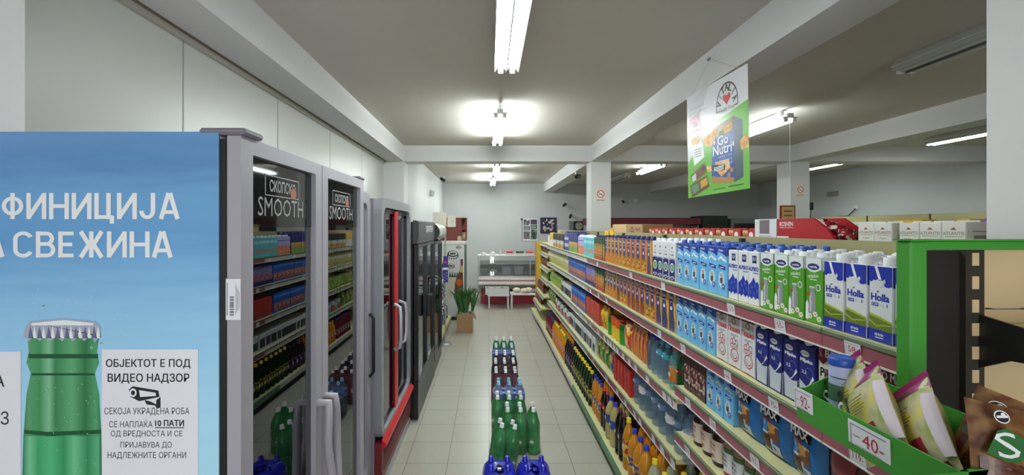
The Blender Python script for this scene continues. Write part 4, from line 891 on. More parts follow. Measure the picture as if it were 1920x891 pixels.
# the two notices taped to that side
mb = MB(); mb.box(fx(192), fx(372), Y1-.0016, Y1-.0006, fz(920), fz(655), paper_white); F = mb.face((0, Y1-.0016, 0), (1, 0, 0), (0, 0, 1))
for s, x0, x1, y0, y1, bo in (('ОБЈЕКТОТ Е ПОД', 200, 358, 673, 691, .012), ('ВИДЕО НАДЗОР', 203, 356, 700, 719, .012), ('СЕКОЈА УКРАДЕНА РОБА', 197, 356, 764, 779, 0), ('СЕ НАПЛАЌА', 206, 287, 786, 801, 0), ('10 ПАТИ', 292, 346, 787, 799, .02), ('ОД ВРЕДНОСТА И СЕ', 209, 343, 807, 820, 0), ('ПРИЈАВУВА ДО', 227, 323, 828, 841, 0), ('НАДЛЕЖНИТЕ ОРГАНИ', 203, 350, 847, 861, 0)):
    ft(s, x0, x1, y0, y1, ink_black if bo else mat('ink_soft', (60, 60, 66), .6), bo, 1)
F.quad(fx(292), fx(346), fz(802.5), fz(801), ink_black)
ic = ink_black
F.poly(px([(243, 730), (250, 724), (298, 732), (300, 744), (262, 752), (246, 744)]), ic, 1); F.poly(px([(262, 731), (293, 736), (294, 742), (264, 744)]), paper_white, 2); F.disc(fx(251), fz(736), .009, .011, paper_white, 2); F.disc(fx(251), fz(736), .005, .006, ic, 3)
F.poly(px([(272, 750), (282, 752), (294, 758), (294, 750), (302, 744), (302, 764), (294, 764), (292, 760), (276, 758)]), ic, 1)
tag(mb.build('paper_notice'), 'white paper notice about video surveillance taped on the blue cooler side', 'notice')
mb = MB(); mb.box(fx(-28), fx(40), Y1-.0016, Y1-.0006, fz(930), fz(659), paper_white); F = mb.face((0, Y1-.0016, 0), (1, 0, 0), (0, 0, 1))
ft('А', -12, 10, 700, 725, ink_black, 0, 1); ft('З', 3, 18, 771, 796, ink_black, 0, 1)
tag(mb.build('paper_notice'), 'partly hidden white paper notice with two large letters beside the printed bottle', 'notice')
# goods inside that cooler
proto('minigreen', lambda: bottle('soda_bottle', .225, .032, green_pet, cap_white, mat('label_pale_green', (120, 170, 110), .4), (.3, .5)), 'small green bottle with white cap', 'bottle')
proto('miniblue', lambda: bottle('water_bottle', .23, .033, blue_pet, cap_deep, mat('label_deep_blue', (50, 70, 170), .4), (.35, .55), ribs=4), 'small blue water bottle', 'bottle')
proto('beer', lambda: bottle('beer_bottle', .2, .03, dkgreen_glass, mat('cap_gold', (196, 170, 60), .35), pat('beer_label', [(60, 110, 60), (220, 220, 200), (180, 40, 40)], 60), (.2, .5)), 'dark beer bottle with gold cap', 'bottle')
proto('coolorange', lambda: bottle('juice_bottle', .21, .032, orange_pet, cap_yellow, pat('oj_label', [(224, 150, 50), (210, 90, 60), (226, 190, 90), (200, 120, 130)], 44), (.25, .55)), 'small orange bottle with yellow cap', 'bottle')
proto('cooltin', lambda: tin('drink_tin', .13, .032, [(.6, mat('tin_drink_red', (150, 40, 44), .3, .4)), (1, mat('tin_drink_dark', (50, 40, 60), .3, .4))]), 'dark red drink tin', 'drink tin')
proto('coolwater', lambda: bottle('water_bottle', .275, .043, blue_pet, cap_deep, mat('label_deep_blue', (50, 70, 170), .4), (.4, .55), ribs=6), 'blue water bottle', 'bottle')
def stock(key, y0, y1, n, rows, z, where, x0=-.78, dx=.075):
    for r in range(rows):
        for i in range(n):
            CNT[(key, where, r)] = CNT.get((key, where, r), 0)+1
            o = place(get(key), (x0-r*dx, y0+(y1-y0)*(i+.5)/n, z+.001), (0, 0, PI/2+random.uniform(-.3, .3)), f"{P[key][1]}, {ROW[r]}, {where}, {ORD[CNT[(key, where, r)]-1]} from near end", P[key][2], f"{P[key][2]}s in the blue-sided cooler")
stock('minigreen', 1.12, 1.44, 4, 4, .92, 'third cooler shelf'); stock('miniblue', 1.45, 1.58, 2, 4, .92, 'third cooler shelf'); stock('beer', 1.12, 1.56, 6, 3, 1.19, 'fourth cooler shelf')
stock('coolorange', 1.66, 2.06, 5, 3, 1.19, 'fourth cooler shelf'); stock('cooltin', 1.12, 2.06, 11, 2, 1.43, 'top cooler shelf'); stock('coolwater', 1.64, 2.06, 4, 3, .62, 'second cooler shelf', dx=.092); stock('coolwater', 1.64, 2.06, 4, 3, .92, 'third cooler shelf', dx=.092)
stock('minigreen', 1.12, 1.56, 6, 3, .62, 'second cooler shelf'); stock('miniblue', 1.12, 1.56, 6, 2, .34, 'bottom cooler shelf')
mb = MB(); mb.box(-.714, -.7125, 1.275, 1.325, 1.20, 1.245, paper_white); G = mb.face((-.7125, 1.275, 1.2), (0, 1, 0), (0, 0, 1)); G.text('64', .008, .036, .01, .032, ink_red, 1, .0); tag(mb.build('price_card'), 'white price card clipped to the shelf inside the blue-sided cooler', 'price card')
# -- narrow grey cooler set back next to it
t = thing('drink_cooler', (-1.0, 2.43, 0), 'narrow grey cooler with rounded door, mostly hidden behind the blue-sided cooler', 'cooler', 'upright coolers')
dark_in = mat('cooler_dark_liner', (44, 44, 47), .5)
cabinet(t, -1.35, -.80, 2.17, 2.72, .06, 1.96, frame_grey, inner=dark_in)
d = door(t, -.765, 2.165, 2.725, .12, 1.97, .07, frame_grey, r=.09, ri=.05)
mb = MB(); mb.tube([(-.76, 2.68, 1.2), (-.735, 2.68, 1.17), (-.735, 2.68, .83), (-.76, 2.68, .8)], .01, dark_metal, 8); mb.build('handle', d)
mb = MB(); mb.box(-1.34, -.82, 2.18, 2.71, 0, .06, dark_metal); mb.build('plinth', t)
for z in (.6, 1.0, 1.4): wire_shelf(t, -1.28, -.86, 2.22, 2.67, z)
# -- grey cooler with the double red door stiles
t = thing('drink_cooler', (-1.0, 3.25, 0), 'light grey cooler with two red door stiles and a red grille at its foot', 'cooler', 'upright coolers')
side_grey = mat('cooler_side_grey', (140, 138, 146), .4); light_frame = mat('cooler_light_frame', (146, 148, 152), .28); door_red = mat('cooler_red', (196, 30, 42), .3)
cabinet(t, -1.38, -.75, 2.745, 3.77, .05, 1.94, side_grey, inner=dark_in)
mb = MB(); frame_mesh(mb, -.70, .05, rrect(2.745, 3.77, .34, 1.95, .11), rrect(2.80, 3.715, .38, 1.885, .08), light_frame); mb.box(-.749, -.705, 3.735, 3.765, .35, 1.84, chrome); mb.build('front_frame', t)
for (a, b, red) in ((2.80, 3.25, 1), (3.25, 3.715, 0)):
    mb = MB(); frame_mesh(mb, -.725, .024, rrect(a, b, .37, 1.88, .05), rrect(a+.03, b-.03, .4, 1.85, .03), black_plastic); d = mb.build('door', t)
    mb = MB(); mb.box(-.742, -.736, a+.02, b-.02, .39, 1.86, pane_glass); mb.build('glass_pane', d)
    ys = b-.027 if red else a+.027
    mb = MB(); mb.box(-.724, -.711, ys-.024, ys+.024, .375, 1.872, door_red, .005); mb.build('red_stile', d)
    mb = MB(); sg = -1 if red else 1; yh = ys+sg*.045
    mb.tube([(-.712, yh, 1.17), (-.668, yh+sg*.02, 1.15), (-.66, yh+sg*.03, 1.08), (-.66, yh+sg*.03, .92), (-.668, yh+sg*.02, .85), (-.712, yh, .83)], .013, mat('handle_silver', (190, 190, 196), .3, .3), 10); mb.build('handle', d)
mb = MB(); mb.prism([(-.75, .05), (-.715, .05), (-.70, .12), (-.70, .33), (-.75, .335)], 'y', 2.75, 3.765, mat('grille_red', (116, 34, 40), .45)); mb.prism([(-.70, .30), (-.672, .315), (-.672, .335), (-.70, .36)], 'y', 2.75, 3.765, door_red)
for k in range(14): mb.box(-.7005, -.698, 2.80, 3.72, .135+k*.012, .139+k*.012, mat('grille_dark', (96, 24, 30), .5))
mb.build('foot_grille', t)
mb = MB(); mb.box(-.74, -.705, 2.745, 3.77, 0, .05, light_frame); mb.box(-1.37, -.745, 2.76, 3.75, 0, .048, dark_metal); mb.build('plinth', t)
for z in (.72, 1.12, 1.5): wire_shelf(t, -1.3, -.80, 2.8, 3.72, z)
mb = MB(); mb.tube([(-.86, 2.76, 1.945), (-.86, 3.02, 1.95)], .006, chrome, 6); mb.build('top_rod', t)
# -- black two-door cooler
t = thing('drink_cooler', (-.96, 4.37, 0), 'black two-door cooler with white lettering on its header', 'cooler', 'upright coolers')
blk = mat('cooler_black', (30, 30, 33), .35)
cabinet(t, -1.28, -.69, 3.81, 4.94, .02, 1.80, blk, inner=dark_in)
mb = MB(); mb.prism([(-.69, 1.60), (-.645, 1.60), (-.635, 1.66), (-.635, 1.80), (-.66, 1.812), (-.69, 1.812)], 'y', 3.805, 4.945, mat('header_charcoal', (66, 66, 70), .3)); G = mb.face((-.634, 3.805, 0), (0, 1, 0), (0, 0, 1))
G.text('ЗЛАТЕН', .42, .94, 1.70, 1.765, ink_white, 1, .02); G.ring(.22, 1.71, .016, .022, ink_grey, 1, 14, sy=3.0); mb.build('header', t)
mb = MB(); mb.box(-.69, -.64, 3.81, 4.94, .02, .345, blk, .004)
for k in range(10): mb.box(-.6405, -.639, 3.9, 4.85, .06+k*.02, .066+k*.02, black_plastic)
mb.build('foot_panel', t)
for a, b in ((3.815, 4.372), (4.378, 4.935)):
    d = door(t, -.64, a, b, .352, 1.595, .03, mat('door_black', (26, 26, 28), .3), th=.04)
    yh = b-.04 if a < 4 else a+.04
    mb = MB(); mb.box(-.64, -.59, yh-.02, yh+.02, .84, 1.06, black_plastic, .008); mb.build('handle', d)
for z in (.62, .95, 1.28): wire_shelf(t, -1.22, -.74, 3.86, 4.89, z)
# -- narrower cooler with the drum-shaped header
t = thing('drink_cooler', (-.95, 5.36, 0), 'dark cooler with a rounded greenish header next to the black cooler', 'cooler', 'upright coolers')
cabinet(t, -1.25, -.69, 4.98, 5.74, .06, 1.80, blk, inner=dark_in)
pts = [(-.69, 1.60)]+[(-.69+.11*math.cos(math.radians(a)), 1.695+.105*math.sin(math.radians(a))) for a in range(-60, 91, 15)]+[(-.69, 1.80)]
mb = MB(); mb.prism(pts, 'y', 4.985, 5.735, pat('header_green', [(150, 180, 140), (196, 206, 190), (110, 130, 110)], 5, .25, kind='noise'), True); hd = mb.build('header', t)
for yy in (4.975, 5.735):
    mb = MB(); mb.prism([(p[0]-.002 if k else p[0], p[1]) for k, p in enumerate(pts)], 'y', yy, yy+.01, black_plastic); mb.build('header_cheek', hd)
d = door(t, -.64, 4.985, 5.735, .16, 1.585, .045, MATS['door_black'], th=.045)
mb = MB(); mb.tube([(-.64, 5.04, 1.16), (-.595, 5.04, 1.14), (-.585, 5.04, 1.02), (-.595, 5.04, .9), (-.64, 5.04, .88)], .016, black_plastic, 8); mb.build('handle', d)
mb = MB(); mb.box(-.69, -.65, 4.985, 5.735, .02, .155, blk, .003); mb.box(-1.24, -.7, 5.0, 5.72, 0, .06, dark_metal); mb.build('plinth', t)
for z in (.5, .85, 1.2): wire_shelf(t, -1.2, -.74, 5.03, 5.69, z)

# ------------------------------------------------------------------ shrink-wrapped bottle packs down the middle of the aisle
film = mat('shrink_film', (200, 206, 210), .1, alpha=.07)
card_edge = mat('cardboard_edge', (190, 110, 60), .8)
def pack(X, Y, nx, ny, h, r, body, capm, labm, label, rot=0.0, tilt=(0, 0), filmm=None, grp='shrink-wrapped bottle packs in the aisle', ribs=0, lz=(.3, .52), z=0.0):
    t = thing('bottle_pack', (X, Y, z), label, 'bottle pack', grp)
    p = bottle('bottle', h, r, body, capm, labm, lz, 16, ribs); subs = kids(p); first = True
    for j in range(ny):
        for i in range(nx):
            lx, ly = (i-(nx-1)/2)*r*2.02, (j-(ny-1)/2)*r*2.02
            o = p if first else p.copy()
            if not first:
                COL.objects.link(o)
                for c in subs: d = c.copy(); COL.objects.link(d); d.parent = o
            first = False; o.parent = t; o.location = (lx, ly, 0.002); o.rotation_euler = (0, 0, random.uniform(-1, 1))
    W, D = nx*r*1.01+.004, ny*r*1.01+.004; mb = MB(); lv = []
    for fr, s in (((0.0, 1.0), (.6, 1.0), (.74, .98), (.84, .9), (.91, .78), (.935, .5), (.94, .1)) if filmm else ((0.0, 1.0), (.55, 1.0), (.68, .97), (.8, .86), (.9, .74))): lv.append([(a, b, h*fr) for a, b in rrect(-W*s, W*s, -D*s, D*s, r*.8, 4)])
    n = len(lv[0]); vs = [v for l in lv for v in l]; fs = []
    for k in range(len(lv)-1):
        for i in range(n): j = (i+1) % n; fs.append((k*n+i, k*n+j, (k+1)*n+j, (k+1)*n+i))
    mb.add(vs, fs, filmm or film, True)
    f = MB(); f.v, f.f, f.m, f.sm, f.mats = mb.v, mb.f, mb.m, mb.sm, mb.mats
    ORG_t = ORG[t.name]; ORG[t.name] = Vector((0, 0, 0)); f.build('shrink_film', t); ORG[t.name] = ORG_t
    t.rotation_euler = (tilt[0], tilt[1], rot)
    return t
blue_body = mat('deep_blue_pet', (28, 34, 176), .12); blue_film = mat('blue_film', (34, 44, 200), .12, alpha=.75)
pack(.062, 2.50, 2, 3, .335, .05, blue_body, blue_body, None, 'deep blue bottle pack at the head of the aisle row, on the cooler side', filmm=blue_film)
pack(.272, 2.50, 2, 3, .335, .05, blue_body, blue_body, None, 'deep blue bottle pack at the head of the aisle row, on the shelf side', filmm=blue_film)
lg = mat('pack_label_green', (60, 150, 80), .3, alpha=.9)
pack(.085, 3.02, 2, 2, .345, .047, green_pet, cap_white, lg, 'green bottle pack leaning over behind the deep blue packs', rot=.1, tilt=(-.10, .16), ribs=4, lz=(.2, .38))
pack(.245, 3.33, 3, 2, .345, .05, green_pet, cap_white, lg, 'upright green bottle pack right behind the leaning green pack'.replace('right ', 'just '), ribs=4, lz=(.2, .38))
pack(.17, 3.60, 3, 2, .33, .049, green_pet, cap_white, lg, 'green bottle pack in front of the clear water pack with pale blue caps', ribs=4)
wl = mat('pack_label_sky', (96, 130, 210), .35, alpha=.92)
pack(.185, 3.92, 3, 2, .33, .048, water_clear, mat('cap_pale_blue', (150, 196, 226), .4), wl, 'clear water pack with pale blue caps between green and red packs', ribs=6, lz=(.5, .7))
rl = mat('pack_label_red', (150, 30, 48), .35)
pack(.165, 4.24, 3, 2, .33, .047, mat('cherry_pet', (96, 30, 44), .08, alpha=.9), cap_white, rl, 'red labelled bottle pack just behind the clear water pack', lz=(.25, .6))
pack(.165, 4.53, 3, 2, .33, .047, mat('dark_cherry_pet', (50, 34, 40), .08, alpha=.92), cap_white, rl, 'dark bottle pack with red labels, second of the red ones from the clear water', lz=(.3, .6))
pack(.18, 4.82, 3, 2, .33, .047, mat('dark_cherry_pet', (50, 34, 40), .08), cap_white, mat('pack_label_plum', (130, 40, 60), .35), 'dark bottle pack with plum labels, before the blue and white pack', lz=(.3, .6))
pack(.18, 5.12, 3, 2, .33, .047, water_clear, mat('cap_silver', (206, 212, 226), .3), mat('pack_label_royal', (70, 90, 190), .35), 'clear bottle pack with royal blue labels before the last green pack', lz=(.4, .72))
pack(.19, 5.44, 3, 2, .33, .047, green_pet, cap_white, lg, 'green bottle pack at the far end of the aisle row')
# ------------------------------------------------------------------ the far end of the shop
Y = 9.5
deli_red = mat('deli_red', (146, 26, 44), .4); deli_white = mat('deli_white', (226, 224, 224), .3); deli_grey = mat('deli_grey', (150, 146, 140), .35)
t = thing('deli_counter', (.6, 9.9, 0), 'glass-fronted white and dark red deli counter by the back wall', 'deli counter')
x0, x1 = -.24, 1.95
mb = MB(); mb.box(x0+.05, x1-.05, 9.62, 10.3, 0.0, .34, deli_red, .004); mb.build('base', t)
mb = MB(); mb.prism([(9.60, .34), (9.50, .37), (9.44, .44), (9.43, .47), (9.43, .62), (9.46, .66), (10.3, .66), (10.3, .34)], 'x', x0, x1, deli_grey); mb.build('body', t)
mb = MB(); mb.box(x0, x1, 9.405, 9.428, .468, .545, deli_white, .006); mb.box(x0, x1, 9.415, 9.428, .545, .565, deli_red); mb.box(x0, x1, 9.408, 9.428, .565, .625, deli_white, .006); mb.build('bumper', t)
mb = MB()
for xx in (x0, x1-.03): mb.prism([(9.47, .40), (9.44, .66), (9.56, 1.12), (10.3, 1.12), (10.3, .40)], 'x', xx-.012, xx+.012, mat('deli_end_glass', (150, 160, 160), .15, alpha=.5))
mb.build('end_panel', t)
mb = MB()
for xx in (x0+.02, x0+1.17, x1-.05): mb.tube([(xx, 9.47, .66), (xx, 9.56, 1.10)], .012, chrome, 8)
mb.build('glass_post', t)
mb = MB(); mb.add([(x0+.02, 9.47, .665), (x1-.02, 9.47, .665), (x1-.02, 9.56, 1.10), (x0+.02, 9.56, 1.10)], [(0, 1, 2, 3)], glass_mat('deli_glass', (236, 240, 240), 1.45)); mb.build('front_glass', t)
mb = MB(); mb.box(x0-.01, x1+.01, 9.53, 9.86, 1.10, 1.125, deli_white, .004); mb.build('top_shelf', t)
mb = MB(); mb.box(x0+.04, x1-.04, 9.9, 10.2, .88, .89, mat('inner_glass_shelf', (190, 200, 196), .1, alpha=.4)); mb.build('inner_shelf', t)
mb = MB(); mb.box(x0+.02, x1-.02, 10.22, 10.28, .66, .95, mat('deli_rear', (150, 150, 146), .4)); mb.build('rear_wall', t)
tub_clear = mat('clear_tub', (206, 210, 216), .15, alpha=.45)
for i, (a, wd, h, c, lb) in enumerate(((-.12, .16, .14, (90, 140, 60), 'green salad tub in the deli counter'), (.12, .14, .12, (206, 190, 170), 'pale cheese tub in the deli counter'), (.40, .22, .18, (190, 190, 196), 'wide grey tub in the deli counter, beside the cheese'), (.68, .22, .19, (200, 200, 206), 'pale grey tub in the middle of the deli counter'), (.98, .18, .1, (120, 120, 120), 'low dark tray in the deli counter'), (1.2, .2, .1, (170, 176, 176), 'low clear tray at the shelf end of the deli counter'))):
    mb = MB(); mb.prism([(a-wd/2+.012, .662), (a+wd/2-.012, .662), (a+wd/2, .662+h), (a-wd/2, .662+h)], 'y', 9.62, 9.84, tub_clear); o = mb.build('food_tub')
    tag(o, lb, 'tub', 'tubs in the deli counter'); mb = MB(); mb.box(a-wd/2+.02, a+wd/2-.02, 9.635, 9.825, .668, .662+h*.8, mat('deli_food_%d' % i, c, .6, noise=(40, .25)), .01); mb.build('filling', o)
for i, (a, wd, h, c, kd, lb) in enumerate(((.0-.12, .12, .035, (200, 198, 190), 'tray', 'low white tray on top of the deli counter, outermost'), (.08, .11, .06, (222, 220, 214), 'carton_box', 'small white box on top of the deli counter'), (.255, .05, .1, (190, 190, 190), 'paper_roll', 'upright paper roll on top of the deli counter'),
        (.47, .18, .085, (170, 40, 50), 'fruit_crate', 'red filled crate on top of the deli counter, beside the roll'), (.70, .2, .08, (50, 76, 44), 'fruit_crate', 'dark green filled crate on top of the deli counter'), (.93, .2, .08, (176, 60, 64), 'fruit_crate', 'red filled crate next to the dark green one'), (1.14, .18, .08, (180, 70, 70), 'fruit_crate', 'red filled crate at the shelf end of the deli top'))):
    mb = MB()
    if kd == 'paper_roll': mb.lathe([(.024, 1.126), (.026, 1.13), (.026, 1.222), (.024, 1.226)], mat('paper_roll_white', (214, 214, 212), .6), 16, (a, 9.68, 0)); o = mb.build(kd)
    else:
        m0 = mat('crate_top_%d' % i, (196, 196, 190) if i > 2 else c, .5)
        mb.box(a-wd/2, a+wd/2, 9.58, 9.8, 1.126, 1.126+h*.45, m0, .003); o = mb.build(kd)
        mb = MB(); mb.box(a-wd/2+.008, a+wd/2-.008, 9.588, 9.79, 1.126+h*.46, 1.126+h, pat('crate_fill_%d' % i, [c, tuple(min(255, int(v*1.5)) for v in c), tuple(int(v*.6) for v in c)], 45), .012); mb.build('filling', o)
    tag(o, lb, 'box', 'boxes on the deli counter')
white_plastic = mat('white_plastic', (224, 224, 226), .4)
def low_table(xa, xb, ya, yb, zt, lb):
    t = thing('low_table', ((xa+xb)/2, (ya+yb)/2, 0), lb, 'table', 'low white tables before the deli')
    mb = MB(); mb.box(xa, xb, ya, yb, zt-.035, zt, white_plastic, .006); mb.build('tabletop', t)
    for xx in (xa+.03, xb-.03):
        for yy in (ya+.03, yb-.03): mb = MB(); mb.prism([(xx-.016, yy-.016), (xx+.016, yy-.016), (xx+.016, yy+.016), (xx-.016, yy+.016)], 'z', 0, zt-.035, white_plastic); mb.build('leg', t)
    return t
low_table(-.03, .44, 9.04, 9.36, .30, 'low white plastic table carrying a crate in front of the deli'); low_table(.46, 1.06, 9.04, 9.36, .325, 'low white plastic table with cauliflowers in front of the deli')
t = thing('produce_crate', (.18, 9.2, .3), 'open white crate on the low table before the deli', 'crate')
mb = MB(); x0, x1, y0, y1, z0, z1 = -.08, .43, 9.05, 9.35, .301, .44
mb.box(x0, x1, y0, y1, z0, z0+.01, white_plastic)
for a in ((x0, x1, y0, y0+.01), (x0, x1, y1-.01, y1), (x0, x0+.01, y0+.01, y1-.01), (x1-.01, x1, y0+.01, y1-.01)): mb.box(a[0], a[1], a[2], a[3], z0+.01, z1, white_plastic)
mb.build('crate_wall', t)
mb = MB(); mb.grid(lambda u, v: (x0+.012+(x1-x0-.024)*u, y0+.012+(y1-y0-.024)*v, .41+.02*math.sin(u*19)*math.cos(v*13)), 18, 10, pat('root_veg', [(110, 90, 70), (150, 130, 104), (84, 70, 56)], 14, .7)); o = mb.build('vegetable_heap'); tag(o, 'heap of earthy root vegetables filling the white crate', 'vegetables', None, 'stuff')
def lump(name, c, r, m, lb, cat, n=9, grp=None):
    mb = MB(); random.seed(int(c[0]*100))
    ph = [random.uniform(0, 6) for _ in range(4)]
    def fn(u, v):
        a, b = 2*PI*u, PI*(v-.5); k = 1+.10*math.sin(5*a+ph[0])*math.cos(4*b+ph[1])+.07*math.sin(9*a+ph[2])
        return (c[0]+r*1.1*k*math.cos(a)*math.cos(b), c[1]+r*k*math.sin(a)*math.cos(b), c[2]+r*.75+r*.75*math.sin(b))
    mb.grid(fn, 22, 10, m); o = mb.build(name); return tag(o, lb, cat, grp)
cauli = mat('cauliflower', (224, 214, 190), .7, bump=(50, .6), noise=(20, .08))
lump('cauliflower', (.60, 9.19, .326), .075, cauli, 'cauliflower on the low table, beside the crate', 'vegetable', grp='vegetables on the low table'); lump('cauliflower', (.76, 9.14, .326), .07, cauli, 'small cauliflower in the middle of the low table', 'vegetable', grp='vegetables on the low table'); lump('cauliflower', (.87, 9.23, .326), .075, cauli, 'cauliflower behind the bag at the table end', 'vegetable', grp='vegetables on the low table')
lump('brown_bag', (.99, 9.16, .326), .06, mat('brown_paper_bag', (150, 128, 110), .7), 'brown paper bag on the low table near the shelving', 'bag')
# posters and fittings on the back wall
def bx(px_, Yw=11.262): return xat(px_, Yw)
def bz(py_, Yw=11.262): return zat(py_, Yw)
mb = MB(); mb.box(bx(980), bx(1008), 11.252, 11.268, bz(452.5), bz(410), paper_white); F = mb.face((bx(980), 11.252, bz(452.5)), (1, 0, 0), (0, 0, 1)); W, H = bx(1008)-bx(980), bz(410)-bz(452.5)
for q, c in (((.06, .48, .70, .96), [(150, 150, 150), (60, 60, 66), (210, 205, 205)]), ((.53, .96, .74, .96), [(40, 38, 50), (80, 70, 90), (110, 100, 110)]), ((.06, .48, .1, .44), [(170, 160, 160), (60, 56, 60), (220, 214, 210)]), ((.53, .96, .08, .52), [(180, 196, 184), (40, 60, 50), (110, 140, 120)])):
    F.quad(W*q[0], W*q[1], H*q[2], H*q[3], pat('poster_photo_%d' % int(q[0]*100+q[2]*1000), c, 9, kind='noise'))
dg = mat('poster_green', (44, 84, 66), .5); F.quad(W*.06, W*.48, H*.48, H*.66, dg); F.quad(W*.53, W*.96, H*.54, H*.72, dg)
for k in range(2): F.quad(W*.1, W*.42, H*(.52+.06*k), H*(.54+.06*k), ink_white, 2); F.quad(W*.58, W*.88, H*(.59+.06*k), H*(.61+.06*k), ink_white, 2)
F.poly([(W*.66, H*.1), (W*.84, H*.1), (W*.82, H*.4), (W*.68, H*.4)], mat('poster_figure', (34, 50, 44), .5), 2); F.quad(W*.06, W*.94, H*.03, H*.045, ink_grey)
o = tag(mb.build('wall_poster'), 'white poster with four pictures and green captions on the back wall', 'poster')
mb = MB(); mb.box(bx(976.5), bx(979.8), 11.23, 11.268, bz(413), bz(409.5), black_plastic, .006); mb.tube([(bx(979), 11.25, bz(411)), (bx(979), 11.25, bz(452))], .006, dark_metal, 6); tag(mb.build('poster_rail'), 'thin dark rail holding the edge of the four-picture poster', 'rail')
mb = MB(); mb.box(bx(1013), bx(1043.5), 11.252, 11.268, bz(438), bz(408), mat('poster_midnight', (36, 34, 72), .5)); F = mb.face((bx(1013), 11.252, bz(438)), (1, 0, 0), (0, 0, 1)); W, H = bx(1043.5)-bx(1013), bz(408)-bz(438)
random.seed(5)
for k in range(22): a = random.uniform(.2, .82); b = random.uniform(.15, .88); F.disc(W*a, H*b, W*random.uniform(.04, .1), H*random.uniform(.04, .1), mat('blossom_print_%d' % (k % 3), ((206, 198, 186), (180, 172, 172), (214, 190, 150))[k % 3], .5), 1+k % 4, 9)
tag(mb.build('wall_poster'), 'dark blue poster with pale blossoms on the back wall', 'poster')
t = thing('wall_display', (bx(1085), 11.2, bz(425)), 'dark display box with a round plate fixed on the back wall next to the pillar', 'display box')
mb = MB(); mb.box(bx(1066.5), bx(1100), 11.16, 11.268, bz(434.5), bz(415), mat('display_grey', (110, 116, 118), .5), .004); mb.box(bx(1074), bx(1100), 11.155, 11.16, bz(434), bz(415.5), black_plastic); mb.build('case', t)
mb = MB(); mb.prism([(bx(1084)+.1*math.cos(k*PI/12), bz(424)+.1*math.sin(k*PI/12)) for k in range(24)], 'y', 11.145, 11.155, pat('plate_print', [(90, 110, 110), (160, 160, 130), (60, 80, 90)], 12, kind='noise')); mb.build('plate', t)
def cctv(c, d, lb, flip=1):
    t = thing('security_camera', c, lb, 'security camera', 'security cameras'); c = Vector(c); d = Vector(d).normalized()
    mb = MB(); mb.lathe([(.035, -.01), (.035, .01)], white_metal, 12, c); mb.build('mount', t)
    mb = MB(); mb.tube([c, c+Vector((0, -.05, -.05*flip)), c+Vector((0, -.09, -.06*flip))], .01, dark_metal, 6); mb.build('arm', t)
    mb = MB(); p = c+Vector((0, -.09, -.07*flip)); mb.tube([p-d*.07, p+d*.07], .032, dark_metal, 10); mb.tube([p+d*.068, p+d*.074], .022, black_plastic, 10); mb.build('camera_body', t)
cctv((bx(1057), 11.24, bz(380)), (-.5, -.8, -.3), 'small security camera high on the back wall'); cctv((bx(1068), 11.24, bz(401)), (-.3, -.8, -.5), 'small dark camera on the back wall above the display box')
cctv((-1.05, 9.6, 2.90), (.6, -.7, -.4), 'dark security camera under the ceiling over the drink coolers'.replace('over the drink coolers', 'in the far corner'))
cctv((1.50, 7.2, 2.68), (-.6, -.8, -.2), 'small dark camera under the long ceiling beam past the pillar'.replace('past the pillar', 'behind the pillar')); cctv((bx(1166), 11.24, bz(374)), (-.2, -.9, -.2), 'round black camera on the dark part of the back wall')
mb = MB(); mb.tube([(bx(1072), 11.262, bz(405)), (bx(1105), 11.262, bz(406))], .006, white_metal, 5); tag(mb.build('cable_trunking'), 'thin white cable trunking on the back wall above the display box', 'cable')
mb = MB(); mb.box(-1.216, -1.14, 8.62, 8.76, 2.39, 2.52, mat('speaker_beige', (190, 190, 186), .5), .02); mb.box(-1.139, -1.135, 8.64, 8.74, 2.41, 2.5, mat('speaker_grille', (120, 122, 122), .7), .002); tag(mb.build('wall_speaker'), 'small pale loudspeaker on the side wall past the coolers', 'speaker')
mb = MB(); mb.box(-1.216, -1.19, 10.7, 10.78, 2.05, 2.22, white_plastic, .004); tag(mb.build('wall_switch'), 'small white box on the side wall near the back corner', 'switch')
mb = MB(); mb.box(bx(1189), bx(1195), 11.245, 11.268, bz(379), bz(373), white_plastic, .005); tag(mb.build('wall_socket'), 'small pale socket on the back wall beside the black camera', 'socket')
# no-smoking signs on the pillars
def nosmoke(xc, zc, s, Yw, lb):
    mb = MB(); mb.box(xc-s*.36, xc+s*.36, Yw-.004, Yw-.0005, zc-s*.5, zc+s*.5, mat('sign_cream', (226, 212, 196), .5)); F = mb.face((xc, Yw-.004, zc), (1, 0, 0), (0, 0, 1))
    F.disc(0, s*.12, s*.28, s*.28, ink_white); F.ring(0, s*.12, s*.22, s*.28, mat('sign_red', (190, 50, 40), .5), 2); F.quad(-s*.16, s*.12, s*.07, s*.12, ink_black, 2); F.line(-s*.17, s*.28, s*.17, -s*.05, s*.045, MATS['sign_red'], 3); F.line(s*.08, s*.18, s*.15, s*.25, s*.02, ink_black, 2)
    F.quad(-s*.3, s*.3, -s*.4, -s*.36, ink_grey); F.quad(-s*.25, s*.25, -s*.32, -s*.29, ink_grey)
    tag(mb.build('no_smoking_sign'), lb, 'sign')
nosmoke(1.594, 2.205, .19, 6.02, 'cream no-smoking sign on the pillar rising from the aisle shelving'); nosmoke(4.445, 2.27, .16, 6.02, 'cream no-smoking sign on the farther pillar in the side bay')

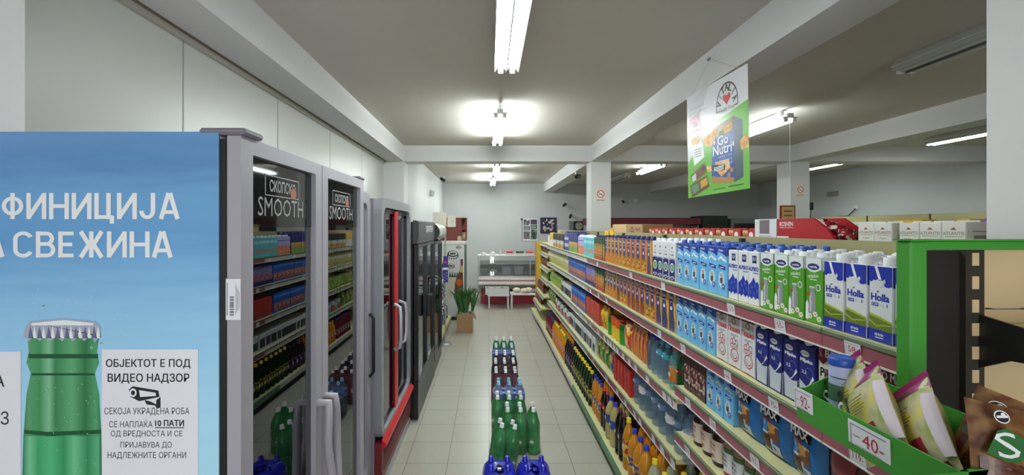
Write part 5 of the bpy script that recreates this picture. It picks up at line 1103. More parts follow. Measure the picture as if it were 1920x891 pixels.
# ------------------------------------------------------------------ between the coolers and the back wall
t = thing('wall_shelf', (-.95, 6.85, 0), 'low wall shelving with household goods past the coolers', 'shelving unit')
mb = MB(); mb.box(-1.2, -1.18, 5.85, 7.78, 0, 1.5, cream_panel); mb.build('back_panel', t)
mb = MB(); mb.box(-1.18, -.70, 5.85, 7.78, .10, .13, cream, .002); mb.box(-.70, -.688, 5.85, 7.78, .09, .14, mat('strip_sand', (190, 176, 130), .5)); mb.box(-1.18, -.72, 5.85, 7.78, 0, .1, kick_dark); mb.build('base_deck', t)
for z in (.5, .86, 1.2):
    mb = MB(); mb.box(-1.18, -.78, 5.85, 7.78, z-.025, z, cream, .002); mb.box(-.78, -.77, 5.85, 7.78, z-.05, z+.003, grey_strip); mb.build('shelf', t)
proto('deterg', lambda: bottle('cleaner_bottle', .27, .042, mat('cleaner_dark', (60, 66, 72), .2), cap_white, pat('cleaner_label', [(90, 100, 110), (190, 60, 60), (210, 210, 210), (50, 60, 120)], 40), (.2, .6)), 'dark household cleaner bottle', 'bottle')
proto('deterg2', lambda: bottle('cleaner_bottle', .25, .042, mat('cleaner_white', (206, 206, 206), .2), cap_navy, pat('cleaner_label2', [(70, 90, 160), (220, 220, 226), (140, 60, 90)], 40), (.2, .6)), 'white household cleaner bottle', 'bottle')
proto('washbag', lambda: pouch('washing_bag', .2, .1, .28, pat('wash_print', [(60, 70, 120), (120, 130, 140), (190, 180, 180), (44, 44, 60)], 18), None), 'grey and blue washing powder bag', 'bag')
for z, wd, ks in ((.131, 'bottom deck', ('washbag', 'deterg')), (.501, 'low shelf', ('deterg2', 'deterg')), (.861, 'upper shelf', ('deterg', 'deterg2'))):
    xx = -.78 if z < .2 else -.83; yy = 5.98; k = 0
    while yy < 7.7:
        ky = ks[k % 2]; CNT[(ky, wd)] = CNT.get((ky, wd), 0)+1
        place(get(ky), (xx, yy, z), (0, 0, PI/2+random.uniform(-.05, .05)), f'{P[ky][1]}, {wd} of the wall shelving, {ORD[CNT[(ky, wd)]-1]} from near end', P[ky][2], f'household goods, {wd} of the wall shelving'); yy += .22 if 'washbag' in ks else .115; k += 1
mb = MB(); mb.tube([(-.655, 6.3, .0), (-.655, 6.3, 1.95)], .012, mat('pole_silver', (186, 188, 190), .3, .5), 8); mb.lathe([(.09, 0), (.09, .012), (.02, .02)], MATS['pole_silver'], 16, (-.655, 6.3, 0)); o = mb.build('sign_pole'); tag(o, 'thin silver sign pole with two blank white boards at its top', 'sign')
mb = MB(); mb.box(-.835, -.635, 6.26, 6.285, 1.762, 1.975, mat('board_ivory', (226, 222, 206), .5), .003); mb.build('sign_board', o)
mb = MB(); mb.box(-.625, -.50, 6.30, 6.32, 1.755, 1.93, MATS['board_ivory'], .003); mb.box(-.56, -.545, 6.298, 6.301, 1.835, 1.85, ink_grey); mb.build('sign_board', o)
mb = MB(); mb.box(-.682, -.612, 6.272, 6.284, .93, 1.32, mat('banner_violet', (60, 50, 140), .4), .002); F = mb.face((-.682, 6.272, .93), (1, 0, 0), (0, 0, 1))
F.disc(.035, .3, .022, .02, mat('banner_red', (200, 70, 70), .4)); F.quad(.0, .07, .19, .22, ink_white)
for k in range(6): F.disc(.02+.03*(k % 2), .03+.022*k, .012, .01, mat('banner_lilac', (140, 130, 200), .4), 1, 8)
tag(mb.build('hanging_banner'), 'narrow violet banner hung on the silver sign pole', 'banner')
t = thing('drink_cooler', (-.64, 8.3, 0), 'low white cooler with bottle caps and a beer bottle printed on its side', 'cooler', 'upright coolers')
mb = MB(); xa, xb, ya, yb = xat(838, 7.95), xat(870.5, 7.95), 7.95, 8.6
mb.box(xa-.25, xb, ya, yb, .06, 1.49, mat('cooler_white_side', (216, 220, 220), .35), .006); mb.box(xa-.25, xb+.01, ya-.01, yb, 1.43, 1.495, deli_white, .01); mb.box(xa-.25, xb-.02, ya+.02, yb, 0, .06, dark_metal); mb.box(xb, xb+.012, ya+.02, yb-.02, .1, 1.42, mat('cooler_edge_green', (60, 74, 66), .4), .003)
F = mb.face((0, ya-.0005, 0), (1, 0, 0), (0, 0, 1)); cx = lambda p: xat(p, ya); cz = lambda p: zat(p, ya)
def crown(a, b, r, tl):
    for k in range(14): F.disc(cx(a)+r*math.cos(k*.449), cz(b)-r*.35+r*.62*math.sin(k*.449), r*.14, r*.14, ink_black, 1, 8)
    F.disc(cx(a), cz(b), r, r*.62, ink_black, 2, 18); F.disc(cx(a)+r*.05, cz(b)+r*.05, r*.8, r*.45, ink_white, 3, 16)
    F.quad(cx(a)-r*.55, cx(a)+r*.55, cz(b)-r*.02, cz(b)+r*.22, ink_black, 4); F.quad(cx(a)-r*.5, cx(a)+r*.5, cz(b)-r*.25, cz(b)-r*.08, ink_black, 4)
crown(849, 476, .10, 0); crown(860, 463, .045, 0); crown(846, 498, .06, 0)
F.poly([(cx(868), cz(520)), (cx(868), cz(486)), (cx(863.5), cz(486)), (cx(863.5), cz(502)), (cx(860), cz(512)), (cx(853), cz(530)), (cx(853), cz(560)), (cx(869), cz(560))], mat('beer_brown_print', (110, 50, 30), .35), 2); F.quad(cx(862), cx(868), cz(511), cz(498), mat('neck_label_print', (190, 180, 120), .4), 3); F.disc(cx(861), cz(530), .06, .07, mat('amber_print', (196, 90, 40), .35), 3)
for k in range(5): F.poly([(cx(841+k*4.5), cz(522)), (cx(844+k*4.5), cz(509)), (cx(847+k*4.5), cz(522))], mat('pine_print', (50, 90, 60), .5), 1)
F.poly([(cx(838.5), cz(560)), (cx(838.5), cz(520)), (cx(856), cz(520)), (cx(852), cz(540)), (cx(846), cz(560))], mat('foam_print', (214, 206, 190), .5), 2)
mb.build('cabinet', t)
t = thing('brown_cabinet', (-.68, 8.2, 1.495), 'reddish brown open cabinet standing on the white cooler', 'cabinet')
bw = mat('brown_board', (112, 50, 42), .5); mb = MB(); mb.box(-.93, -.52, 7.99, 8.01, 1.497, 1.93, bw); mb.box(-.93, -.44, 8.44, 8.46, 1.497, 1.93, bw); mb.box(-.95, -.43, 7.98, 8.47, 1.93, 1.95, mat('board_edge', (190, 176, 150), .5)); mb.box(-.93, -.44, 8.01, 8.44, 1.497, 1.515, bw); mb.box(-.93, -.91, 8.01, 8.44, 1.515, 1.93, bw); mb.box(-.91, -.45, 8.01, 8.44, 1.70, 1.715, bw); mb.box(-.45, -.435, 7.99, 8.01, 1.497, 1.93, bw); mb.build('carcass', t)
for i, (a, b, z, s, lb) in enumerate(((-.56, 7.965, 1.4965, .055, 'small tan pack on the front edge of the white cooler'), (-.475, 8.06, 1.516, .09, 'small beige pack inside the brown cabinet'))):
    mb = MB(); mb.box(a-.04, a+.04, b-.012, b+.012, z, z+s*1.6, mat('pack_tan', (190, 160, 130), .5), .004); F = mb.face((a, b-.0125, z+s*.8), (1, 0, 0), (0, 0, 1)); F.disc(0, 0, .02, .02, mat('pack_tan_print', (220, 200, 180), .5)); tag(mb.build('small_pack'), lb, 'pack')
# leeks in a cardboard box
t = thing('cardboard_box', (-.41, 7.12, 0), 'open cardboard box of leeks on the aisle floor past the coolers', 'cardboard box')
mb = MB(); xa, xb, ya, yb, h = -.535, -.275, 6.99, 7.25, .31
for a in ((xa, xb, ya, ya+.005), (xa, xb, yb-.005, yb), (xa, xa+.005, ya+.005, yb-.005), (xb-.005, xb, ya+.005, yb-.005)): mb.box(a[0], a[1], a[2], a[3], 0.001, h, card_brown)
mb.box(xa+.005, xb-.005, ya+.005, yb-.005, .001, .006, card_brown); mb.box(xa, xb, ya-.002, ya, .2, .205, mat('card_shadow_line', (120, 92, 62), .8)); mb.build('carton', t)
mb = MB(); mb.prism([(xb, h), (xb+.05, h-.1), (xb+.054, h-.1), (xb+.004, h)], 'y', ya, yb, card_brown); mb.prism([(xa, h), (xa-.02, h-.08), (xa-.024, h-.08), (xa-.004, h)], 'y', ya, yb, card_brown); mb.box(xa, xb, ya-.006, ya-.002, h-.11, h, card_brown); mb.build('flap', t)
leaf_g = mat('leek_leaf', (58, 112, 58), .5, noise=(20, .25)); leek_w = mat('leek_white', (196, 206, 160), .5, noise=(20, .12))
def leek():
    mb = MB(); mb.tube([(0, 0, .0), (.005, 0, .2), (.01, .005, .36)], [.02, .018, .016], leek_w, 8); o = mb.build('leek'); random.seed(11)
    mb = MB()
    for k in range(9):
        a = k*2*PI/9+random.uniform(-.2, .2); L = random.uniform(.38, .56); sp = random.uniform(.35, .75)
        def fn(u, v, a=a, L=L, sp=sp):
            s = v; r = .012+L*sp*(s**1.5)*.6; z = .32+L*(s-.42*sp*s*s*s); wd = .02*(1-s**2*.9); q = (u-.5)*2
            return (r*math.cos(a)-q*wd*math.sin(a), r*math.sin(a)+q*wd*math.cos(a), z-abs(q)*-.006)
        mb.grid(fn, 2, 8, leaf_g)
    mb.build('leaves', o); return o
proto('leek', leek, 'leek', 'vegetable')
for i, (a, b, dx, dy) in enumerate(((-.47, 7.06, .06, .05), (-.40, 7.05, .02, .06), (-.33, 7.06, -.08, .05), (-.48, 7.13, .07, 0), (-.40, 7.13, 0, 0), (-.33, 7.14, -.1, 0), (-.46, 7.2, .05, -.06), (-.39, 7.2, 0, -.06), (-.32, 7.2, -.08, -.05))):
    place(get('leek'), (a, b, .0075), (-dy*2.2, -dx*1.4, i*1.3), 'green leek standing upright in the open cardboard box', 'vegetable', 'leeks in the cardboard box')

# ------------------------------------------------------------------ the other side of the aisle shelving and the side bay
t = thing('rear_gondola', (1.62, 3.6, 0), 'shelving back to back with the aisle shelving, goods along its top', 'shelving unit')
mb = MB(); mb.box(1.425, 1.44, 1.30, 5.9, 0, 1.66, cream_panel); mb.build('back_panel', t)
for z in (1.655, 1.25, .85, .45): mb = MB(); mb.box(1.441, 1.86, 1.30, 5.9, z-.028, z, cream, .002); mb.box(1.86, 1.87, 1.30, 5.9, z-.05, z+.003, rose); mb.build('shelf', t)
mb = MB(); mb.box(1.441, 1.95, 1.30, 5.9, 0.0, .12, kick_dark); mb.build('base_deck', t)
for yy in (1.30, 2.3, 3.32, 4.34, 5.36): mb = MB(); mb.box(1.426, 1.44, yy, yy+.03, 1.66, 1.665, upright_dark); mb.box(1.441, 1.455, yy+.002, yy+.028, .121, 1.6, upright_dark); mb.build('upright', t)
ZT = 1.6555
XA = 1.50
def yA(p): return XA*FPX/(p-VX)
atl = mat('tea_white', (222, 220, 214), .5); atl2 = mat('tea_gold', (180, 130, 70), .4)
def tea():
    w, d, h = .072, .10, .112
    def f(F, w, h):
        F.text('ATLANTIS', w*.06, w*.94, h*.62, h*.72, mat('tea_ink', (120, 110, 100), .5), 1, .0); F.poly([(w*.36, h*.77), (w*.5, h*.85), (w*.64, h*.77)], mat('tea_brown', (150, 80, 60), .5)); F.quad(w*.14, w*.86, h*.57, h*.585, atl2); F.text('Original', w*.3, w*.7, h*.43, h*.5, MATS['tea_ink'], 1, -.01)
    o = carton('tea_box', w, d, h, atl, f, None, lambda F, w, h: (F.quad(w*.25, w*.95, h*.15, h*.62, mat('tea_shade', (150, 132, 120), .5)), F.quad(w*.2, w*.8, h*.72, h*.74, MATS['tea_ink'])))
    return o
proto('tea', tea, 'white tea box', 'tea box')
for i, p in enumerate((1622, 1653.5, 1702, 1742, 1786)):
    k = 1.0 if i < 2 else 1.05
    place(get('tea'), (XA+.053, yA(p), ZT), (0, 0, -PI/2), 'white tea box on top of the shelving, %s from the red display box' % ORD[i], 'tea box', 'white tea boxes on the shelving top')
t = thing('sweets_display', (1.56, 2.02, ZT), 'red cardboard sweets display with white lettering on top of the shelving', 'display box')
ya, yb = yA(1567), yA(1457); mb = MB(); rb = mat('display_red', (176, 24, 36), .35)
mb.prism([(yb, ZT), (yb, 1.793), (ya+.13, 1.793), (ya+.05, 1.745), (ya, 1.69), (ya, ZT)], 'x', XA, XA+.012, rb); mb.prism([(yb, ZT), (yb, 1.793), (ya+.13, 1.793), (ya+.05, 1.745), (ya, 1.69), (ya, ZT)], 'x', XA+.14, XA+.152, rb); mb.box(XA+.012, XA+.14, yb-.012, yb, ZT, 1.793, rb); mb.box(XA+.012, XA+.14, ya, yb-.012, ZT, ZT+.01, rb); mb.box(XA+.012, XA+.14, ya, ya+.01, ZT+.01, 1.69, rb)
F = mb.face((XA, yb, ZT), (0, -1, 0), (0, 0, 1)); F.text('ROSHEN', .02, .115, .10, .123, ink_white, 1, .01); F.quad(.02, .115, .092, .094, ink_white); F.quad(.0, .085, .036, .05, paper_white, 2); mb.build('cardboard_case', t)
for k in range(4):
    mb = MB(); y0 = ya+.02+k*.05; mb.lathe([(.0, 0), (.03, .006), (.034, .03), (.03, .056), (0, .062)], pat('sweet_wrap', [(150, 20, 30), (206, 190, 180), (110, 14, 24)], 70, .2), 12, (XA+.075, y0+.01, ZT+.03+k*.016)); tag(mb.build('wrapped_sweet'), 'shiny red wrapped sweet in the red display box, %s from its open end' % ORD[k], 'sweet', 'sweets in the red display box')
t = thing('white_display_box', (1.56, 2.3, ZT), 'white display box with a dark picture next to the red display', 'display box')
mb = MB(); ya2, yb2 = yA(1456)+.002, yA(1415); mb.box(XA, XA+.15, ya2, yb2, ZT, 1.795, mat('display_white', (226, 226, 230), .4), .002); F = mb.face((XA, yb2, ZT), (0, -1, 0), (0, 0, 1)); Wd = yb2-ya2; F.quad(Wd*.24, Wd*.7, .06, .135, mat('display_photo', (120, 108, 116), .4)); F.quad(Wd*.2, Wd*.8, .045, .048, ink_grey); mb.build('cardboard_case', t)
proto('wafer', lambda: carton('wafer_box', .125, .08, .085, mat('wafer_red', (178, 40, 36), .4), lambda F, w, h: (F.quad(.001, w*.4, h*.1, h*.9, pat('wafer_print', [(206, 120, 50), (150, 40, 36), (230, 190, 150), (120, 30, 30)], 40)), F.disc(w*.65, h*.6, w*.16, h*.2, ink_white), F.quad(w*.5, w*.9, h*.2, h*.3, mat('wafer_gold', (226, 170, 80), .4)))), 'red wafer box', 'wafer box')
for i in range(11):
    y0 = yA(1420)+.08+i*.145; place(get('wafer'), (XA+.043, y0, ZT), (0, 0, -PI/2+random.uniform(-.05, .05)), 'red wafer box along the shelving top, %s from the white display box' % ORD[i], 'wafer box', 'red wafer boxes on the shelving top')
for i, (a, b, h, lb) in enumerate(((4.12, 4.58, .125, 'brown cardboard box with round mark on the shelving top'), (4.60, 5.12, .13, 'plain brown cardboard box beside the marked one on the shelving top'))):
    mb = MB(); mb.box(XA, XA+.3, a, b, ZT, ZT+h, card_brown if i == 0 else mat('cardboard_pale', (196, 166, 124), .8, noise=(30, .06)), .003); F = mb.face((XA, b, ZT), (0, -1, 0), (0, 0, 1))
    if i == 0: F.ring(.16, .03, .055, .07, mat('card_print', (110, 50, 40), .7)); F.quad(.13, .19, .03, .06, MATS['card_print']); F.text('MAX', .27, .4, .06, .09, mat('card_ink', (60, 40, 30), .7))
    tag(mb.build('cardboard_box'), lb, 'cardboard box')
def soft_pack(xc, yc, w, d, h, cols, lb, name='toilet_roll_pack'):
    mb = MB(); mb.box(xc-d/2, xc+d/2, yc-w/2, yc+w/2, ZT, ZT+h, pat('softpack_%d' % len(MATS), cols, 16, .35), .02); o = mb.build(name)
    mb = MB(); mb.box(xc-d*.3, xc+d*.3, yc-w/2-.006, yc-w/2, ZT+h*.3, ZT+h*.6, mat('plastic_fold', (226, 226, 220), .3), .002); mb.build('folded_end', o); tag(o, lb, 'pack', 'soft packs on the shelving top')
soft_pack(1.74, 2.10, .16, .1, .12, [(226, 222, 190), (214, 190, 60), (80, 100, 60), (240, 240, 236)], 'yellow and white soft pack behind the red display box'); soft_pack(1.74, 1.93, .15, .1, .12, [(236, 232, 210), (220, 196, 80), (240, 240, 236)], 'pale yellow soft pack between the red display and tea boxes')
soft_pack(1.76, 1.74, .15, .1, .125, [(226, 180, 60), (236, 220, 170), (206, 120, 50)], 'orange and yellow soft pack behind the tea boxes'); soft_pack(1.76, 1.535, .08, .1, .125, [(226, 180, 90), (236, 214, 150)], 'honey yellow soft pack behind the last tea box'); soft_pack(1.76, 1.445, .085, .1, .128, [(110, 50, 140), (170, 90, 180), (90, 40, 120)], 'purple soft pack behind the last tea box')
for i, (yy, c) in enumerate(((1.365, cap_black), (1.32, cap_navy))): o = bottle('cleaner_bottle', .16, .02, mat('cleaner_honey', (214, 180, 110), .2), c, None); o.location = (1.70+.06*i, yy, ZT); tag(o, 'honey coloured bottle with %s cap on the shelving top by the pillar' % ('black', 'navy')[i], 'bottle')
# side bay: chillers on the back wall, shelving on the side wall
t = thing('wall_chiller', (3.9, 10.8, 0), 'long wall chiller with maroon canopy in the side bay', 'chiller')
mb = MB(); mb.box(2.5, 5.23, 10.45, 11.2, 0, .45, mat('chiller_grey', (140, 142, 142), .4)); mb.box(2.5, 5.23, 11.1, 11.2, .45, 1.95, mat('chiller_back', (176, 178, 176), .4)); mb.box(2.5, 2.54, 10.5, 11.1, .45, 1.8, MATS['chiller_grey']); mb.box(5.19, 5.23, 10.5, 11.1, .45, 1.8, MATS['chiller_grey']); mb.build('cabinet', t)
mb = MB(); mb.box(2.48, 5.25, 10.42, 11.2, 1.82, 1.985, mat('maroon_canopy', (112, 30, 46), .45), .01); mb.build('canopy', t)
for z in (.9, 1.35): mb = MB(); mb.box(2.54, 5.19, 10.7, 11.1, z, z+.02, white_metal); mb.build('shelf', t)
t = thing('drink_cooler', (5.65, 10.8, 0), 'dark green cooler next to the maroon chiller in the side bay', 'cooler', 'upright coolers'); mb = MB(); mb.box(5.32, 5.95, 10.5, 11.15, 0, 2.04, mat('cooler_bottle_green', (26, 44, 38), .4), .01); mb.build('cabinet', t); mb = MB(); mb.box(5.36, 5.91, 10.485, 10.5, .2, 1.85, mat('cooler_dark_door', (40, 46, 46), .2), .004); mb.build('door', t)
t = thing('drink_cooler', (6.4, 10.8, 0), 'grey cooler in the far side bay corner', 'cooler', 'upright coolers'); mb = MB(); mb.box(6.05, 6.75, 10.5, 11.15, 0, 1.97, mat('cooler_mid_grey', (130, 132, 134), .4), .01); mb.build('cabinet', t); mb = MB(); mb.box(6.1, 6.7, 10.485, 10.5, .2, 1.85, MATS['cooler_dark_door'], .004); mb.build('door', t)
t = thing('wall_shelf', (6.8, 6.8, 0), 'tall cream shelving along the far side wall', 'shelving unit')
for a in range(5): mb = MB(); mb.box(6.6, 6.62, 4.2+a*1.05, 5.24+a*1.05, 0, 1.955, cream_panel); mb.box(6.6, 6.6-.012, 4.2+a*1.05, 4.206+a*1.05, 0, 1.955, upright_dark); mb.build('back_panel', t)
for z in (.3, .8, 1.2, 1.55): mb = MB(); mb.box(6.15, 6.59, 4.2, 9.44, z-.03, z, cream); mb.build('shelf', t)
mb = MB(); mb.box(3.2, 3.9, 3.6, 5.7, 0, 1.70, cream_panel, .004)
o = mb.build('bay_gondola'); tag(o, 'cream shelving block in the side bay behind the red display', 'shelving unit')
mb = MB(); mb.box(3.45, 3.63, 4.99, 5.01, 1.701, 2.01, mat('sign_frame_red', (120, 30, 36), .4), .003); F = mb.face((3.45, 4.99, 1.701), (1, 0, 0), (0, 0, 1)); F.quad(.015, .165, .015, .294, mat('sign_board_tan', (186, 156, 104), .5))
for k in range(4): F.quad(.04, .14, .08+.05*k, .1+.05*k, mat('sign_ink_brown', (120, 84, 44), .6), 2)
tag(mb.build('framed_sign'), 'tan sign in a red frame standing before the farther pillar', 'sign')
mb = MB(); mb.box(7.15, 7.2, 8.68, 8.92, 2.41, 2.5, mat('junction_grey', (140, 140, 134), .5), .005); tag(mb.build('wall_box'), 'grey box on the far side wall', 'wall box')
mb = MB(); mb.box(7.17, 7.2, 8.2, 8.28, 2.1, 2.18, white_plastic, .005); tag(mb.build('wall_socket'), 'white socket on the far side wall with a dark cable', 'socket')
mb = MB(); mb.tube([(7.165, 8.24, 2.12), (7.16, 8.4, 1.98), (7.16, 8.7, 1.97)], .008, dark_metal, 5); tag(mb.build('cable'), 'dark cable trailing along the far side wall', 'cable')
mb = MB(); mb.box(4.58, 4.66, 6.04, 6.12, 2.0, 2.11, black_plastic, .01); mb.tube([(4.66, 6.08, 2.05), (4.8, 6.3, 1.9), (5.1, 6.6, 1.84)], .005, dark_metal, 5); tag(mb.build('wall_gadget'), 'small black box with a cable on the farther pillar', 'box')

# ------------------------------------------------------------------ the hanging poster
t = thing('hanging_poster', (1.4, 2.62, 2.3), 'white and green cracker advertising poster hung on strings from the beam', 'poster')
A = Vector((1.366, 2.91, 2.645)); B = Vector((1.432, 2.335, 2.66)); dn = Vector((0, 0, -1)); Wp = (B-A).length; Hp = .695
u = (B-A).normalized(); vv = Vector((0, 0, 1)); vv = (vv-u*vv.dot(u)).normalized(); nrm = u.cross(vv); O = A-vv*Hp
mb = MB(); pw = mat('poster_white', (222, 224, 226), .22)
c = [O, O+u*Wp, O+u*Wp+vv*Hp, O+vv*Hp]; bk = [p-nrm*.002 for p in c]; mb.add(c+bk, [(0, 1, 2, 3), (7, 6, 5, 4), (0, 4, 5, 1), (1, 5, 6, 2), (2, 6, 7, 3), (3, 7, 4, 0)], pw)
F = mb.face(O, u, vv); X_ = lambda a: a*Wp; Z_ = lambda b: (1-b)*Hp
def fp(pts, m, l): F.poly([(X_(a), Z_(b)) for a, b in pts], m, l)
pg = mat('poster_lime', (112, 180, 72), .25)
fp([(0, 1), (0, .66), (.22, .52), (.45, .36), (.72, .33), (1, .285), (1, 1)], pg, 1)
fp([(0, .6), (0, .08), (.3, .0), (.42, .0), (.2, .3)], mat('poster_pale', (206, 208, 210), .25), 1)
dkg = mat('logo_green', (30, 70, 50), .4); mar = mat('logo_maroon', (90, 26, 36), .4)
cxp, czp = X_(.70), Z_(.245); R_ = .096
F.ring(cxp, czp, R_*.93, R_, mar, 2, 24, 0, PI, 1.35); F.line(cxp-R_*.97, czp, cxp-R_*.97, czp-.03, .006, mar, 2); F.line(cxp+R_*.97, czp, cxp+R_*.97, czp-.03, .006, mar, 2); F.line(cxp-R_*.97, czp-.028, cxp-R_*.7, czp-.028, .006, mar, 2); F.line(cxp+R_*.97, czp-.028, cxp+R_*.7, czp-.028, .006, mar, 2)
for k, ch in enumerate('VITALIA'):
    a = PI-.1-k*(PI-.2)/6; r = R_*.72; px_, pz_ = cxp+r*math.cos(a), czp+r*1.38*math.sin(a)+.004
    wch = .008 if ch == 'I' else .032
    F.text(ch, px_-wch/2, px_+wch/2, pz_-.021, pz_+.021, dkg, 2, .03, (a-PI/2)*.75)
hr = [(0, -.034), (.034, .004), (.032, .026), (.016, .032), (0, .018), (-.016, .032), (-.032, .026), (-.034, .004)]
F.poly([(cxp+a, czp+.03+b) for a, b in hr], mat('heart_red', (200, 30, 44), .35), 2); F.text('Health Food', cxp-.065, cxp+.065, czp-.04, czp-.015, dkg, 2, .0)
F.text('ПРОИЗВОДИ И', X_(.06), X_(.32), Z_(.16), Z_(.13), mat('poster_grey_ink', (140, 140, 146), .4), 2, .0); F.text('ЗДРАВА ХРАНА', X_(.03), X_(.36), Z_(.21), Z_(.18), MATS['poster_grey_ink'], 2, .0)
pb = mat('box_print_blue', (46, 84, 160), .3); psd = mat('box_print_side', (70, 84, 100), .3); ptn = mat('box_print_tan', (176, 130, 76), .3); crk = pat('cracker_print', [(222, 166, 84), (206, 144, 64), (234, 186, 110)], 60, .4)
fp([(.46, .415), (.79, .37), (.79, .93), (.44, .90)], pb, 2); fp([(.79, .37), (.92, .43), (.92, .90), (.79, .93)], psd, 2); fp([(.46, .415), (.79, .37), (.79, .46), (.68, .43), (.56, .5), (.46, .49)], mat('box_print_brown', (140, 100, 60), .3), 3); fp([(.56, .47), (.72, .42), (.70, .48), (.58, .51)], mat('herb_print', (110, 120, 60), .4), 4)
fp([(.44, .84), (.58, .86), (.79, .89), (.79, .93), (.44, .90)], ptn, 3)
fp([(.66, .44), (.78, .42), (.77, .49), (.65, .5)], crk, 5)
F.text('Go', X_(.55), X_(.72), Z_(.585), Z_(.50), ink_white, 6, .02); F.text('Nutri', X_(.47), X_(.77), Z_(.665), Z_(.575), ink_white, 6, .02); F.disc(X_(.79), Z_(.605), .009, .014, ink_white, 6, 10); F.disc(X_(.5), Z_(.545), .01, .014, ink_white, 6, 10)
for k in range(3): F.text(('salty oat', 'crackers', 'mixed')[k], X_(.56), X_(.77), Z_(.70+.033*k), Z_(.675+.033*k), mat('poster_sky_ink', (190, 206, 226), .4), 6, 0)
fp([(.46, .74), (.66, .755), (.66, .81), (.46, .79)], ink_black, 5)
for k in range(3): F.quad(X_(.48), X_(.64), Z_(.772+.013*k), Z_(.766+.013*k), ink_white, 6)
fp([(.5, .72), (.72, .72), (.74, .8), (.6, .86), (.53, .8)], crk, 4)
for a, b in ((.48, .86), (.54, .89), (.72, .86), (.76, .82), (.7, .9)): F.disc(X_(a), Z_(b), .014, .016, MATS['box_print_tan'], 5, 9)
fp([(.29, .47), (.36, .455), (.55, .42), (.52, .5), (.46, .56), (.34, .55)], crk, 5); fp([(.88, .60), (.96, .56), (1.0, .58), (1.0, .67), (.90, .68)], crk, 5); fp([(.36, .74), (.43, .73), (.45, .79), (.37, .79)], crk, 5)
mgt = mat('pouch_print_magenta', (158, 44, 90), .3); fp([(.05, .235), (.23, .2), (.27, .4), (.07, .43)], mgt, 3); fp([(.07, .43), (.27, .4), (.32, .64), (.13, .70)], ink_white, 3); F.text('Go', X_(.12), X_(.21), Z_(.33), Z_(.28), ink_white, 4, .02); F.text('Nutri', X_(.09), X_(.24), Z_(.385), Z_(.34), ink_white, 4, .02)
fp([(.08, .44), (.2, .42), (.26, .46), (.2, .5), (.1, .49)], crk, 4)
for k in range(4): F.quad(X_(.14), X_(.27), Z_(.555+.022*k), Z_(.548+.022*k), ink_grey, 4)
brn = mat('bar_print_brown', (112, 84, 54), .3); fp([(.05, .79), (.32, .69), (.35, .79), (.12, .86)], brn, 3); fp([(.04, .88), (.36, .815), (.4, .925), (.08, 1.0)], brn, 4); fp([(.08, .89), (.2, .87), (.22, .94), (.1, .97)], mat('bar_print_green', (90, 140, 110), .3), 5); fp([(.24, .86), (.36, .835), (.37, .9), (.25, .93)], mat('bar_print_gold', (200, 160, 70), .3), 5); F.disc(X_(.3), Z_(.74), .02, .018, mat('bar_print_plum', (90, 40, 50), .3), 5, 9); fp([(.08, .8), (.16, .77), (.17, .84), (.1, .85)], MATS['poster_pale'], 5)
F.quad(X_(.45), X_(.66), Z_(.965), Z_(.958), dkg, 2); F.quad(X_(.7), X_(.92), Z_(.962), Z_(.952), dkg, 2)
mb.build('printed_sheet', t)
mb = MB(); hk = Vector((1.4565, 2.78, 2.86))
for e in (A+u*.06, B-u*.06): mb.tube([e-vv*.004, hk], .0015, mat('clear_string', (200, 200, 200), .3), 5)
mb.box(1.445, 1.457, 2.765, 2.795, 2.85, 2.87, chrome, .002); mb.build('string', t)

# ------------------------------------------------------------------ the green rack at the head of the shelving
rack = mat('rack_green', (70, 150, 56), .35); 
t = thing('green_rack', (1.1, .8, 0), 'green metal display rack with a tray, standing at the head of the shelving', 'rack')
mb = MB(); mb.box(.963, 1.003, .962, 1.0, 0.0, 1.7185, rack, .004); mb.build('post', t)
mb = MB(); mb.box(1.66, 1.70, .962, 1.0, 0.0, 1.7185, rack, .004); mb.build('post', t)
mb = MB(); mb.box(.958, 1.705, .955, 1.0, 1.719, 1.7225, rack); mb.box(1.003, 1.66, .97, .995, 1.698, 1.7185, rack, .002); mb.build('top_rail', t)
def tray(X0, X1, ya, yb, zl, zb_, zf, name='tray'):
    mb = MB()
    mb.box(X0, X0+.004, ya, yb, zf-.004, zl, rack); mb.box(X1-.004, X1, ya, yb, zf-.004, zb_, rack); mb.box(X0+.004, X1-.004, ya, yb, zf-.004, zf, rack)
    mb.prism([(X0, zf-.004), (X1, zf-.004), (X1, zb_+.012), (X0+.13, zb_+.012), (X0+.02, zl), (X0, zl)], 'y', yb, yb+.003, rack)
    return mb.build(name, t)
tray(.80, .96, .35, 1.092, 1.334, 1.375, 1.262); tray(.70, .797, .2, .70, 1.335, 1.335, 1.25)
tray(.80, .96, .35, 1.088, 1.06, 1.07, 1.0)
mb = MB(); mb.box(.964, 1.70, .35, .39, 0, .04, rack); mb.box(.964, 1.70, .39, .96, .02, .03, rack); mb.build('foot', t)
